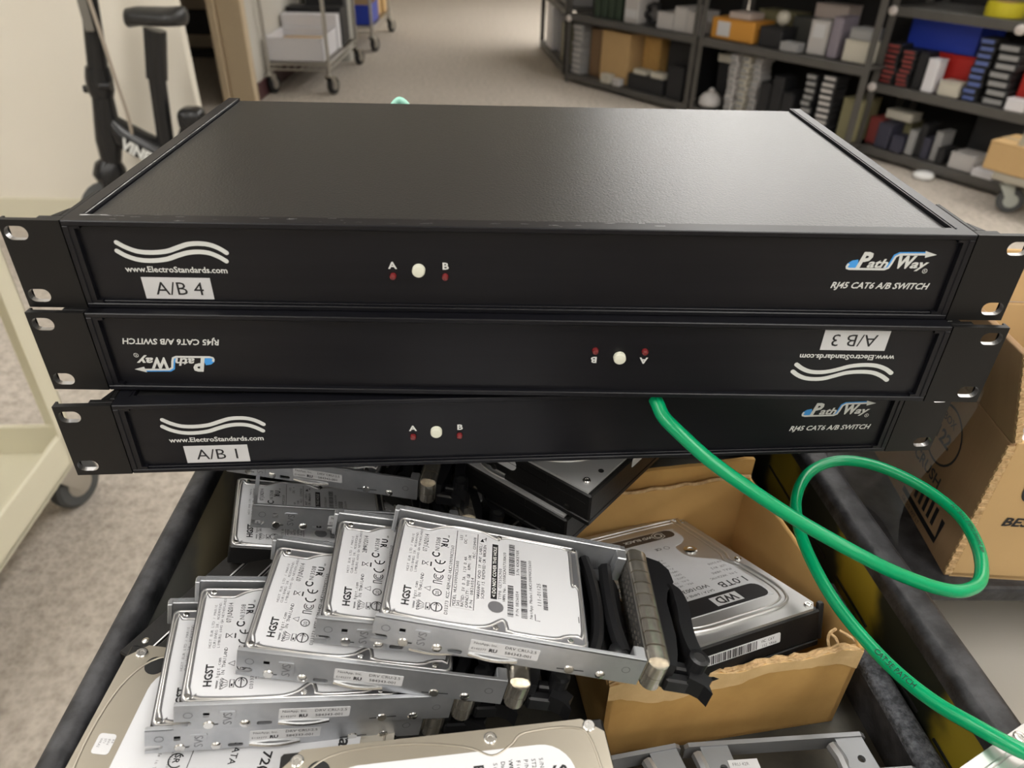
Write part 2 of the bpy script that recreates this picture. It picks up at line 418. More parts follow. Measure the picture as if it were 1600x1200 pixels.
obj('lower_shelf', bx(-.235, .245, -.43, .23, .20, .22, .003), M['steel'], cart)
def caster(parent, x, y, r=.05, h=None, name='caster', wm=None, fm=None, ang=0):
    """swivel caster: fork with a wheel"""
    h = h or r*2.3; fm = fm or M['wire']; wm = wm or M['rubber']
    c, s = math.cos(ang), math.sin(ang)
    bm = BM(); cyl(bm, (0, 0, r*2.1), (0, 0, h), r*.35, n=12)
    box(bm, -r*.5, r*.5, -r*.42, r*.42, r*2.0, r*2.16)
    for sy in (-1, 1): prism(bm, [(-r*.5, r*2.05), (r*.5, r*2.05), (r*.75, r*.85), (r*.35, r*.8)], sy*r*.36, sy*r*.44, f=lambda a, b, z: (a, z, b))
    o = obj(name, bm, fm, parent, loc=(x, y, 0), rot=(0, 0, ang))
    wb = lathe(BM(), [(r*.25, -r*.3), (r*.86, -r*.3), (r*.97, -r*.2), (r, 0), (r*.97, r*.2), (r*.86, r*.3), (r*.25, r*.3)], 22, 'y', (r*.55, 0, r))
    wo = obj('wheel', wb, wm, o, smooth=True)
    obj('hub', lathe(BM(), [(r*.5, -r*.33), (r*.55, -r*.28), (r*.55, r*.28), (r*.5, r*.33)], 16, 'y', (r*.55, 0, r)), fm, o, smooth=True)
    return o
for x in (-.21, .22):
    for y in (-.40, .20): caster(cart, x, y, .05)

# ================================================================== side shelf with the printed carton, low beige tabletop
ss = thing('side_shelf', 'black shelf board just right of the tray cart under the printed carton', 'shelf', (.30, .02, 0))
obj('shelf_board', bx(-.03, .62, .008, .46, .786, .80, .003), M['rim'], ss)
for x in (0, .58):
    for y in (.33, .43): obj('leg', bx(x-.015, x+.015, y-.015, y+.015, 0, .786, .002), M['steel'], ss)
tt = thing('low_table', 'beige tabletop below the black shelf at the right edge', 'table', (.68, .02, 0))
obj('table_top', bx(-.375, .46, -.30, .30, .68, .70, .004), M['beige'], tt)
for x in (-.32, .42):
    for y in (-.26, .20): obj('leg', bx(x-.018, x+.018, y-.018, y+.018, 0, .68, .002), M['steel'], tt)
st = thing('metal_strip', 'brushed metal rail lying on the beige tabletop at the right edge', 'metal rail', (.462, .10, .70), (0, 0, math.radians(20)))
obj('channel', prism(BM(), [(-.012, 0), (.012, 0), (.012, .012), (.010, .012), (.010, .002), (-.010, .002), (-.010, .012), (-.012, .012)], -.17, .06, f=lambda x, y, z: (x, z, y)), M['zinc'], st)
obj('clip', bx(-.008, .008, .03, .05, .002, .014, .002), M['black_plastic'], st)

# printed carton
cb = thing('printed_carton', 'open cardboard carton with black printing and raised flaps on the side shelf', 'cardboard box', (.316, .040, .80), (0, 0, math.radians(-4)))
W, D, H, T = .26, .205, .122, .004
obj('front_panel', bx(0, W, 0, T, 0, H, .0012), M['card2'], cb)
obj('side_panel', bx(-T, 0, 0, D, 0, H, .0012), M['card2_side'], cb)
obj('side_panel', bx(W, W+T, 0, D, 0, H, .0012), M['card2'], cb)
obj('back_panel', bx(0, W, D-T, D, 0, H, .0012), M['card2'], cb)
obj('base_panel', bx(0, W, 0, D, 0, T), M['card2'], cb)
# corrugated edge strips
def corr(bm, x, z0, z1, y, amp=.0012, n=34, t=.0012):
    for i in range(n):
        a = z0+(z1-z0)*i/n; b = z0+(z1-z0)*(i+1)/n; s = amp if i % 2 else -amp
        box(bm, x-amp*2.0, x+amp*2.0, y-t+s*.3, y+.0004+s*.3, a, b-.0004)
    return bm
obj('corrugated_edge', corr(BM(), -.003, .004, H-.002, -.0006), M['card_torn'], cb)
# left flap: hinged on top of the left side, leaning outward
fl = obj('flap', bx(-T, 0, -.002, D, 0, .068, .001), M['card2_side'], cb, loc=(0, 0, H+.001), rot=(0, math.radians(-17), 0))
obj('corrugated_edge', corr(BM(), -.002, .003, .066, -.003, .001, 22), M['card_torn'], fl)
bf = obj('flap', bx(0, W, -T, 0, 0, .045, .001), M['card2'], cb, loc=(0, D, H+.001), rot=(math.radians(-6), 0, 0))
rf = obj('flap', bx(0, T, 0, D, 0, .12, .001), M['card2'], cb, loc=(W, 0, H+.001), rot=(0, math.radians(12), 0))
# print on the left side (reads from the left): ring with 122, words, bars, bracket
ik = Ink()
ik.arc(.132, .080, .023, 0, 360, .0018, 0, 28)
ik.text('BOX', .132, .090, .0085, bold=.015, mi=0, align='c')
ik.text('122', .132, .0735, .0150, bold=.03, mi=0, align='c')
ik.text('CRUSH', .151, .043, .0130, bold=.02, mi=0, align='r', sx=1.05)
for k in range(5): ik.rect(.128+k*.0075, .017, .132+k*.0075, .033, 0)
ik.stroke([(.171, .031), (.171, .011), (.112, .011)], .005, 0)
ik.text('GROSS WT LT', .115, .003, .005, mi=0)
ik.mesh('side_printing', lambda x, y, z: (-T-z, .195-x, y), .0003, [M['print_black']], cb)
ik = Ink(); ik.text('BEST BUY', .016, .052, .0105, bold=.03, shear=.2, mi=0, sx=1.1); ik.poly(circ(.0245, .085, .006, 20, .011), 0)
ik.mesh('front_printing', lambda x, y, z: (x, -z, y), .0004, [M['print_black']], cb)
bw = thing('bubble_wrap', 'white bubble wrap stuffed in the printed carton', 'bubble wrap', (.40, .13, .806))
bm = BM()
for i in range(9):
    for j in range(7):
        z = .095+.018*math.sin(i*1.3)*math.cos(j*1.1)
        lathe(bm, [(.0115, z), (.010, z+.004), (.005, z+.006)], 8, 'z', (-.062+i*.018, -.062+j*.018, 0))
box(bm, -.072, .095, -.072, .056, .02, .094, .012)
obj('bubble_sheet', bm, M['bubble'], bw, smooth=True)
# loose clear film against the carton's left side
bm = BM(); N = 10; g = {}
for i in range(N+1):
    for j in range(N+1):
        u, v = i/N, j/N
        g[i, j] = bm.verts.new((.298-.010*math.sin(v*5+u*3)-.010*(1-v), .062+.10*u+.012*v, .803+.135*v+.01*math.sin(u*6)))
for i in range(N):
    for j in range(N): bm.faces.new((g[i, j], g[i+1, j], g[i+1, j+1], g[i, j+1]))
tag(obj('plastic_film', bm, M['film'], smooth='all'), 'clear plastic film hanging against the printed carton', 'plastic film')

# ================================================================== rack switches
UH = .04445; UD = .2455
def zz(z): return .0034+(z+.0016)*.887
def front_print(panel_parent, sticker_text):
    fp = lambda x, y, z: (x, .0028-z, y)
    W1 = [(-.1897,.0319),(-.1862,.0293),(-.181,.027),(-.1744,.0265),(-.1674,.0274),(-.1615,.0297),(-.1567,.0315),(-.1516,.032),(-.1469,.0314),(-.1428,.0295),(-.1397,.027)]
    W2 = [(-.1906,.0271),(-.187,.0244),(-.1818,.0223),(-.1756,.0218),(-.1685,.0228),(-.1626,.0251),(-.1577,.0267),(-.1527,.0273),(-.1479,.0267),(-.1438,.0247),(-.1406,.0222)]
    ik = Ink()
    for Wv in (W1, W2): ik.stroke(spline([(x, zz(z), 0) for x, z in Wv], 4), .0023, 0, cap=True)
    o = ik.mesh('wave_emblem', fp, .00012, [M['print_white']], panel_parent); o['label'] = 'two white wavy lines'
    ik = Ink(); ik.text('www.ElectroStandards.com', -.1892, zz(.0152), .0042, bold=.022, mi=0, width=.0483)
    ik.mesh('web_address', fp, .00012, [M['print_white']], panel_parent)
    for ch, x in (('A', -.0622), ('B', -.0370)):
        ik = Ink(); ik.text(ch, x, zz(.0193), .0049, bold=.03, mi=0, align='c', sx=1.15)
        ik.mesh('button_lettering', fp, .00012, [M['print_white']], panel_parent)
    ik = Ink()
    z = lambda v: zz(v)
    ik.poly([(x, z(y)) for x, y in [(.1600,.0287),(.1572,.0281),(.1552,.0262),(.1549,.0242),(.1560,.0233),(.1600,.0238),(.1605,.0262)]], 1)
    ik.stroke([(x-.0006, z(y)+.0006) for x, y in [(.1741,.0233),(.1757,.0242),(.1765,.0267),(.1774,.0307),(.1792,.032),(.1917,.0323)]], .0012, 1)
    ik.mesh('logo_shade', fp, .00010, [M['print_blue'], M['print_blue']], panel_parent)
    ik = Ink()
    sw = [(.1560,.0262),(.1554,.0247),(.1556,.0237),(.157,.0232),(.1741,.0233),(.1757,.0242),(.1765,.0267),(.1774,.0307),(.1792,.032),(.1917,.0323)]
    ik.stroke([(x, z(y)) for x, y in sw], .0011, 0)
    ik.poly([(x, z(y)) for x, y in [(.1908,.0342),(.1968,.0321),(.1916,.0303)]], 0)
    ik.text('P', .1596, z(.0243), .0108, bold=.045, shear=.28, mi=0, sx=.95)
    ik.text('ath', .1648, z(.0243), .0062, bold=.028, shear=.28, mi=0, width=.0098)
    ik.text('W', .1783, z(.0243), .0086, bold=.05, shear=.26, mi=0, sx=.85)
    for k in range(2): pass
    ik.text('ay', .1856, z(.0243), .0062, bold=.03, shear=.28, mi=0, width=.0074)
    ik.arc(.1938, z(.0226), .0011, 0, 360, .0003, 0, 14); ik.text('R', .1938, z(.0226)-.0005, .0015, bold=.02, mi=0, align='c')
    o = ik.mesh('logo_lettering', fp, .00014, [M['print_white']], panel_parent)
    ik = Ink(); ik.text('RJ45 CAT6 A/B SWITCH', .1502, zz(.0117), .0046, bold=.024, shear=.24, mi=0, width=.0480)
    ik.mesh('model_lettering', fp, .00012, [M['print_white']], panel_parent)
    # label-maker sticker
    bm = BM(); prism(bm, [(-.1830, .0042), (-.1502, .0042), (-.1502, .0156), (-.1830, .0156)], .0001, .00028, f=fp)
    ik = Ink(); ik.text(sticker_text, -.1775, .0065, .0098, bold=.0, mi=1, width=.0235)
    ik.build(bm, fp, .00036)
    o = obj('tape_label', bm, [M['sticker'], M['print_black']], panel_parent); o['label'] = 'white tape label reading '+sticker_text
SWITCH = {}
def make_switch(text, label, loc, rot, flip=False):
    root = thing('rack_switch', label, 'network switch', loc, rot, 'stacked rack switches')
    n = root
    if 'proto' in SWITCH:
        for ch in SWITCH['proto']: copy_tree(ch, n)
    else:
        P = []
        def part(name, bm, m, smooth=False): o = obj(name, bm, m, n, smooth); P.append(o); return o
        part('chassis', bx(-.206, .206, .0048, UD-.002, .0022, UH-.0036), M['anodized'])
        part('top_cover', bx(-.2028, .2028, .0096, UD-.0015, UH-.0034, UH-.0015, .0004), M['cover'])
        part('bottom_cover', bx(-.2028, .2028, .0096, UD-.0015, .0005, .0022, .0004), M['cover'])
        for s in (-1, 1):
            bm = BM()
            pr = [(.2034, 0), (.2112, 0), (.2112, UH), (.2034, UH), (.2034, UH-.004), (.2060, UH-.004), (.2060, .004), (.2034, .004)]
            prism(bm, [(s*x, z) for x, z in pr], .0005, UD, f=lambda x, y, z: (x, z, y))
            box(bm, min(s*.2045, s*.2052), max(s*.2045, s*.2052), .008, UD-.002, UH, UH+.0003)
            part('side_rail', bm, M['anodized'])
        part('front_panel', bx(-.2086, .2086, .0028, .0048, .0022, UH-.0026), M['anodized'])
        bm = BM()
        box(bm, -.2112, .2112, 0, .0092, UH-.0027, UH, .0004, 1); box(bm, -.2112, .2112, 0, .0092, 0, .0025, .0004, 1)
        box(bm, -.2086, .2086, .0014, .0028, .0025, .0034, .0002, 1)
        for s in (-1, 1): box(bm, min(s*.2084, s*.2112), max(s*.2084, s*.2112), .0, .005, .0025, UH-.0027, .0003, 1)
        part('front_frame', bm, M['anodized'])
        for s in (-1, 1):
            bm = BM()
            out = [(.2116, 0), (.2394, 0), (.2394, UH), (.2116, UH)]
            holes = [rrect(.2326-.0053, .2326+.0053, UH/2+d-.0034, UH/2+d+.0034, .0033, 5) for d in (.015875, -.015875)]
            prism(bm, [(s*x, z) for x, z in out], 0, .0030, [[(s*x, z) for x, z in h] for h in holes], 0, 1, f=lambda x, y, z: (x, z, y))
            box(bm, min(s*.2116, s*.2235), max(s*.2116, s*.2235), .003, .0062, 0, UH, .0004, 1)
            box(bm, min(s*.2116, s*.2142), max(s*.2116, s*.2142), .0062, .042, 0, UH, .0004, 1)
            prism(bm, [(s*x, y) for x, y in [(.2142, .0062), (.2180, .0062), (.2142, .016)]], 0, UH)
            box(bm, min(s*.2382, s*.2394), max(s*.2382, s*.2394), .003, .0048, 0, UH)
            part('ear_bracket', bm, [M['ear'], M['ear_edge']])
        b = part('push_button', lathe(BM(), [(.0031, .0028), (.0031, .0004), (.0027, -.0002), (.0012, -.0004)], 20, 'y', (-.0497, 0, zz(.0189))), M['button'], True)
        b['label'] = 'round ivory push button'
        for x in (-.0622, -.0372):
            part('indicator_lamp', lathe(BM(), [(.0018, .0028), (.0018, .0018), (.0014, .0009), (.0006, .0005)], 14, 'y', (x, 0, zz(.015))), M['led'], True)['label'] = 'small red indicator lamp'
        bm = BM()
        for x in (-.12, -.04, .04, .12): box(bm, x-.008, x+.008, UD-.003, UD+.0005, .012, .026)
        part('rear_jack', bm, M['zinc_dark'])
        SWITCH['proto'] = list(P)
    front_print(n, text)
    return root
Z0 = 1.20-.16981
s4 = make_switch('A/B 4', 'topmost black rack switch, labelled A/B 4, its grey top cover visible', (0, 0, Z0), (0, 0, 0))
s3 = make_switch('A/B 3', 'middle rack switch of the stack, upside down with the A/B 3 label', (.0003, -.0066, .9857+UH), (0, math.pi, -.0044))
s1 = make_switch('A/B 1', 'lowest rack switch of the stack, labelled A/B 1, behind the green cable', (.0052, -.0025, .9378), (.004, .0135, .0774))
# worn bare metal along the front edge of the top cover
ik = Ink(); rnd = random.Random(3)
ik.poly([(-.2052, .0064), (-.196, .0070), (-.190, .0066), (-.1935, .0078), (-.2055, .0080)], 0)
for k in range(34):
    x = -.19+.26*rnd.random()**1.8; y = .0012+.007*rnd.random(); l = .001+.004*rnd.random()
    ik.rect(x, y, x+l, y+.00022, 0)
ik.stroke([(-.2036, .0095), (-.2036, .07), (-.2034, .16), (-.2036, .24)], .0006, 0)
ik.mesh('scuff_marks', lambda x, y, z: (x, y, UH+z), .00015, [M['scuff']], s4)

# ================================================================== 2.5 inch drives in metal sleds
CONT = [(-46.3, 25.6), (-44.8, 27.2), (-34.5, 27.0), (-31, 27.6), (-26.5, 30.6), (-19.7, 32.8), (-12.2, 33.2), (-3.7, 32.6), (1.0, 30.0), (5.3, 28.6), (9.3, 31.4), (40.5, 31.2), (43.0, 29.4), (43.6, 26.5),
        (43.4, 6.3), (44.6, 3.2), (46.9, 1.8), (46.5, -25.0), (44.8, -27.0), (40.7, -27.6), (37.1, -29.0), (32.1, -31.0), (13.2, -31.4), (11.0, -30.0), (10.2, -26.6), (8.0, -24.8), (5.2, -26.2), (1.1, -29.6), (-3.8, -31.4), (-10.2, -32.0), (-24.6, -32.2), (-41.4, -31.6), (-43.2, -30.0), (-46.3, -26.2)]
def cont(step=2):
    return [(p.x*mm, p.y*mm) for p in spline([(x, y, 0) for x, y in CONT], step, True)]
def drive_print(ik, date):
    R90 = math.pi/2
    k = mm
    def T(s, x, y0, y1, size, **kw):      # text running along +y with baseline at x
        ik.text(s, x*k, y0*k, size*k, rot=R90, width=(y1-y0)*k, **kw)
    T('HGST', -37.6, -27.1, -14.6, 4.9, bold=.035)
    T('www.hgst.com', -34.6, -28, -11, 2.3, mono=.6); T('MADE IN THAILAND', -32.4, -28.4, -4.8, 2.2, mono=.6)
    T('HGST EUR LTD / MARIE', -40.3, -5, 22.5, 1.7, mi=2, mono=.6); T('CURIEWEG 28, ROERMOND,', -38.3, -5, 25, 1.7, mi=2, mono=.6); T('LIMBURG 6045 GH NETHERLANDS', -36.3, -5, 27, 1.7, mi=2, mono=.6)
    T(date, -32.6, 10.7, 24, 3.4, mono=.55); T('N13508', -26.4, 13, 23, 3.2, mono=.55)
    ik.arc(-27.8*k, 10.2*k, 1.7*k, 130, 410, .8*k)
    # UR recognised mark
    ik.text('R', -25.6*k, 19.2*k, 4.6*k, rot=math.pi*1.5, bold=.04); ik.text('U', -22.1*k, 20.0*k, 4.4*k, rot=R90, bold=.04); ik.text('c', -21.6*k, 16.2*k, 2.2*k, rot=R90); ik.text('us', -21.8*k, 24.2*k, 2.0*k, rot=R90)
    # CE
    ik.arc(-25.2*k, .2*k, 2.5*k, 0, -180, .7*k); ik.arc(-25.2*k, 6.2*k, 2.5*k, 0, -180, .7*k); ik.stroke([(-25.2*k, 6.2*k), (-25.2*k, 3.8*k)], .6*k)
    # KC mark
    for a, b in (((-27.3, -9.9), (-22.9, -9.9)), ((-27.3, -8.4), (-22.9, -8.4)), ((-27.3, -9.9), (-27.3, -8.4))): ik.stroke([(a[0]*k, a[1]*k), (b[0]*k, b[1]*k)], .45*k)
    ik.arc(-25.1*k, -5.2*k, 2.3*k, 40, -220, .45*k); ik.arc(-25.1*k, -5.2*k, 1.3*k, 40, -220, .45*k)
    ik.stroke([(-28.4*k, -15.6*k), (-28.4*k, -12.8*k), (-31.2*k, -14.2*k)], .4*k, closed=True)
    ik.arc(-24.9*k, -16*k, 2.1*k, 0, 360, .45*k, n=20); ik.text('20', -23.9*k, -17.6*k, 2.6*k, rot=R90)
    # SAS burst, arrow circle, crossed bin
    ik.text('SAS', -33.2*k, -23.0*k, 1.8*k, rot=R90) if False else None
    ik.stroke([(-29.4*k, -27.6*k), (-29.4*k, -23.4*k), (-27.6*k, -23.4*k), (-27.6*k, -27.6*k)], .35*k, closed=True); ik.rect(-28.9*k, -27*k, -28.1*k, -25.6*k)
    for a in (-35, -12, 12, 35): ik.stroke([(-30.2*k, (-25.5+a*.03)*k), (-33.4*k, (-25.5+a*.09)*k)], .25*k)
    ik.arc(-24.4*k, -25.1*k, 2.7*k, 0, 360, .5*k, n=20); ik.stroke([(-24.4*k, -27.6*k), (-24.4*k, -22.6*k)], .5*k); ik.stroke([(-25.7*k, -24.3*k), (-24.4*k, -22.6*k), (-23.1*k, -24.3*k)], .4*k)
    ik.stroke([(-33.6*k, 1.2*k), (-31*k, 3.8*k)], .3*k); ik.stroke([(-33.6*k, 3.8*k), (-31*k, 1.2*k)], .3*k); ik.stroke([(-34*k, 1.0*k), (-34*k, 4*k)], .4*k); ik.rect(-30.0*k, .9*k, -29.3*k, 4*k)
    T('D33373 KCC-REM-HG2-HUC109090CSS60', -18.9, -28.6, 18.8, 2.3, mono=.58)
    ik.stroke([(-17.9*k, -23.4*k), (-6.6*k, -23.4*k), (-6.6*k, 31*k), (-17.9*k, 31*k)], .3*k, closed=True)
    T('MODEL HUC109090CSS600', -15.6, -22.4, 8, 2.2, mono=.58); T('SAS', -13.6, -22.4, -18.4, 2.2, mono=.58); T('RATED: 5V 0.7A  12V 0.4A', -11.6, -22.4, 12, 2.2, mono=.58)
    T('CAPACITY: 900 GB  RPM: 10K', -9.4, -22.4, 14, 2.2, mono=.58); T('P/N  0B26054', -7.3, -22.4, -2, 2.1, mono=.58); T('LES', -14.8, 24, 28, 2, mono=.6); T('DC =', -12.4, 22, 29, 2, mono=.6); T('MLC: CE0M00B', -7.4, 12, 28, 2, mono=.6)
    T('WARRANTY VOID IF ANY LABEL/', -4.0, -15, 24.4, 2.2, mono=.58); T('SCREW IS REMOVED OR BROKEN', -1.8, -15.2, 23.2, 2.2, mono=.58)
    ik.poly([(-5.2*k, 25.4*k), (-3*k, 25.4*k), (-4.1*k, 28*k)]); ik.stroke([(-4.1*k, 27*k), (-1.6*k, 28.8*k)], .3*k); ik.stroke([(-2.2*k, 26.6*k), (-2.2*k, 29.4*k)], .3*k)
    ik.rect(1.5*k, -13.9*k, 4.7*k, 25.4*k); 
    T('TYPE CCT55C900', 6.8, -13.6, 8, 2.1, mono=.58); T('WWN No. 5000CCA05733BA30', 9.0, -14, 20.5, 2.1, mono=.58)
    ik.barcode(10.1*k, -23.3*k, 13*k, -2*k, 3, k=44); ik.barcode(10.6*k, 4.6*k, 13.7*k, 28.2*k, 4, k=48)
    T('P/N 0B26054', 15.6, -22.3, -6, 2.1, mono=.58); T('S/N KXGKEYER', 16.0, 5, 24, 2.1, mono=.58)
    ik.barcode(16.9*k, -22.9*k, 20*k, 17*k, 5, k=80); T('NetApp Model:HUC109090CSS600', 22.6, -22.4, 17.7, 2.1, mono=.58)
    T('111-01125', 27.2, -13.8, 2.2, 2.8, mono=.56); ik.barcode(28.3*k, -15.3*k, 30.6*k, 2.4*k, 6, k=36)
    ik.stroke([(23.8*k, -19.1*k), (23.9*k, -23.1*k), (26.3*k, -23.1*k)], .35*k); ik.stroke([(46*k, -16*k), (46*k, -20*k)], .4*k)
    ik.text('< DO NOT COVER THIS HOLE', 3.9*k, -12.6*k, 2.5*k, rot=R90, bold=.02, mi=3, width=36*k)
    ik.poly(circ(4.2*k, -18.8*k, 3.9*k, 22, 3.7*k), 4); ik.poly(circ(4.2*k, -18.8*k, .5*k, 8), 1)
LABELS = {}
def drive25(parent, date='07JUN2014', black=False):
    """2.5 inch drive, lid top at z=0, centred"""
    obj('drive_body', bx(-.0501, .0501, -.0349, .0349, -.0148, -.0012, .0008, 1), M['drive_black'], parent)
    lid = prism(BM(), rrect(-.0497, .0497, -.0346, .0346, .003), -.0012, -.0006)
    obj('drive_lid', lid, M['lid_dark'], parent)
    c = cont(2)
    bm = tube(BM(), [(x, y, -.0005) for x, y in offset(c, .0012)], .0007, 6, True)
    tube(bm, [(x, y, -.0006) for x, y in offset([(p[0], p[1]) for p in rrect(-.0487, .0487, -.0338, .0338, .003)], 0)], .0006, 6, True)
    obj('lid_bead', bm, M['bead'], parent, smooth='all')
    if date in LABELS:
        o = bpy.data.objects.new('drive_label', LABELS[date]); COL.objects.link(o); o.parent = parent
    else:
        bm = prism(BM(), c, -.0007, -.0001)
        ik = Ink(); drive_print(ik, date); ik.v = list(ik.v)
        # later layers (white text, hole) a hair above the black bar
        fl = lambda x, y, z: (x, y, z)
        low = Ink(); low.v = ik.v; hi = Ink(); hi.v = ik.v
        for f, m_ in zip(ik.f, ik.m): (hi if m_ in (3, 4) else low).f.append(f); (hi if m_ in (3, 4) else low).m.append(m_)
        low.build(bm, fl, .00002); hi.build(bm, fl, .00007)
        o = obj('drive_label', bm, [M['label'], M['print_black'], M['print_grey'], M['print_white'], M['lid_dark']], parent)
        LABELS[date] = o.data
    o['label'] = 'white printed label dated '+date
    for x, y in ((-43, 31.4), (5.3, 31.8), (47, 32), (-47, -31.6), (4.6, -31.2), (41, -31.6)):
        bm = BM(); lathe(bm, [(.0016, 0), (.0016, .0005), (.0012, .0008)], 12, 'z', (x*mm, y*mm, -.0006)); cyl(bm, (x*mm, y*mm, .0001), (x*mm, y*mm, .00025), .0006, n=6)
        obj('lid_screw', bm, M['screw'], parent)
RAILMESH = {}
def stamped_rail(parent, s, sticker=True, name='rail'):
    """side rail of a sled; s=-1 near side, +1 far side"""
    t, b = .0025, -.0145
    fy = lambda x, z, d: (x, s*(.0385+d), z)      # d outward
    holes = [[(-.0394, -.0030), (-.0365, -.0030), (-.0365, -.0063), (-.0394, -.0063)], rrect(-.0156, -.0088, -.0132, -.0107, .0008, 2)]
    notch = [(-.0515, t), (.0770, t), (.0770, b), (-.0515, b), (-.0515, -.0122), (-.0455, -.0122), (-.0440, -.0108), (-.0440, -.0096), (-.0452, -.0088), (-.0515, -.0088)]
    bm = prism(BM(), notch, -.0012, 0, holes, f=fy)
    if s < 0: box(bm, -.0515, .0770, -.0385, -.0362, .0013, .0026, .0004, 1)
    else:
        box(bm, -.0525, .0770, .0368, .0405, .0012, .0026, .0004, 1)
        for k in range(3): box(bm, -.0480, .0740, .0372+k*.0011, .0377+k*.0011, .0026, .0031)
        box(bm, -.0530, -.0505, .0352, .0392, -.012, .0029, .0004, 1)
    r = obj(name, bm, M['zinc'], parent)
    bm = BM(); cyl(bm, fy(-.0367, -.0116, 0), fy(-.0367, -.0116, .0006), .0026, .0022, 16)
    obj('rail_screw', bm, M['screw'], r)
    bm = BM(); cyl(bm, fy(.0427, -.0117, 0), fy(.0427, -.0117, .0005), .0026, .0022, 16); obj('rail_screw', bm, M['screw'], r)
    for x in (-.0208, .0581): obj('rivet', lathe(BM(), [(.0026, 0), (.0022, .0006), (.0012, .0011)], 14, 'y', (0, 0, 0)), M['screw'], r, True, loc=fy(x, -.0119, 0), rot=(0, 0, math.pi if s < 0 else 0))
    for q in ((-.0456, -.0042), (.0690, -.0055)):
        ik = Ink(); ik.arc(q[0], q[1], .0019, 0, 360, .0003, 0, 18); ik.mesh('punch_ring', lambda x, y, z: fy(x, y, z), .0002, [M['print_grey']], r)
    for a, c in (((.0427-.006, -.0119), (.0427+.007, -.0110)), ((-.0367, -.0116), (-.029, -.0110))):
        ik = Ink(); ik.stroke([a, c], .0006, 0); ik.mesh('pen_mark', lambda x, y, z: fy(x, y, z), .0002, [M['print_black']], r)
    bm = prism(BM(), rrect(-.0325, -.0250, -.0122, -.0021, .0008, 3), 0, .0005, f=fy)
    ik = Ink(); ik.text('SVS', -.0267, -.0113, .0056, rot=math.pi/2, mi=1, width=.0088); ik.build(bm, fy, .0006)
    obj('stamped_plate', bm, [M['zinc'], M['lid_dark']], r)
    bm = tube(BM(), [fy(-.0060+.0235*i/8, -.0121-.0008*math.sin(math.pi*i/8), .0010*math.sin(math.pi*i/8)+.0001) for i in range(9)], .0009, 6)
    obj('leaf_spring', bm, M['screw'], r, True)
    if sticker:
        bm = prism(BM(), rrect(-.0062, .0266, -.0094, -.0023, .0005, 2), 0, .0002, f=fy)
        ik = Ink(); ik.text('NetApp, Inc.', -.0048, -.0046, .0021, mi=1, width=.0115); ik.text('E142277', -.0052, -.0082, .0018, mi=1, width=.007); ik.text('RU', .0030, -.0084, .0030, mi=1, bold=.04, width=.0040); ik.text('DRV CRU-2.5', .0100, -.0048, .0025, mi=1, width=.0152); ik.text('584343-001', .0105, -.0082, .0025, mi=1, width=.0132)
        if s > 0: ik.v = [(.0204-q[0], -.0117-q[1], q[2]) for q in ik.v]
        ik.build(bm, fy, .0003); obj('part_sticker', bm, [M['sticker'], M['print_black']], r)
    return r
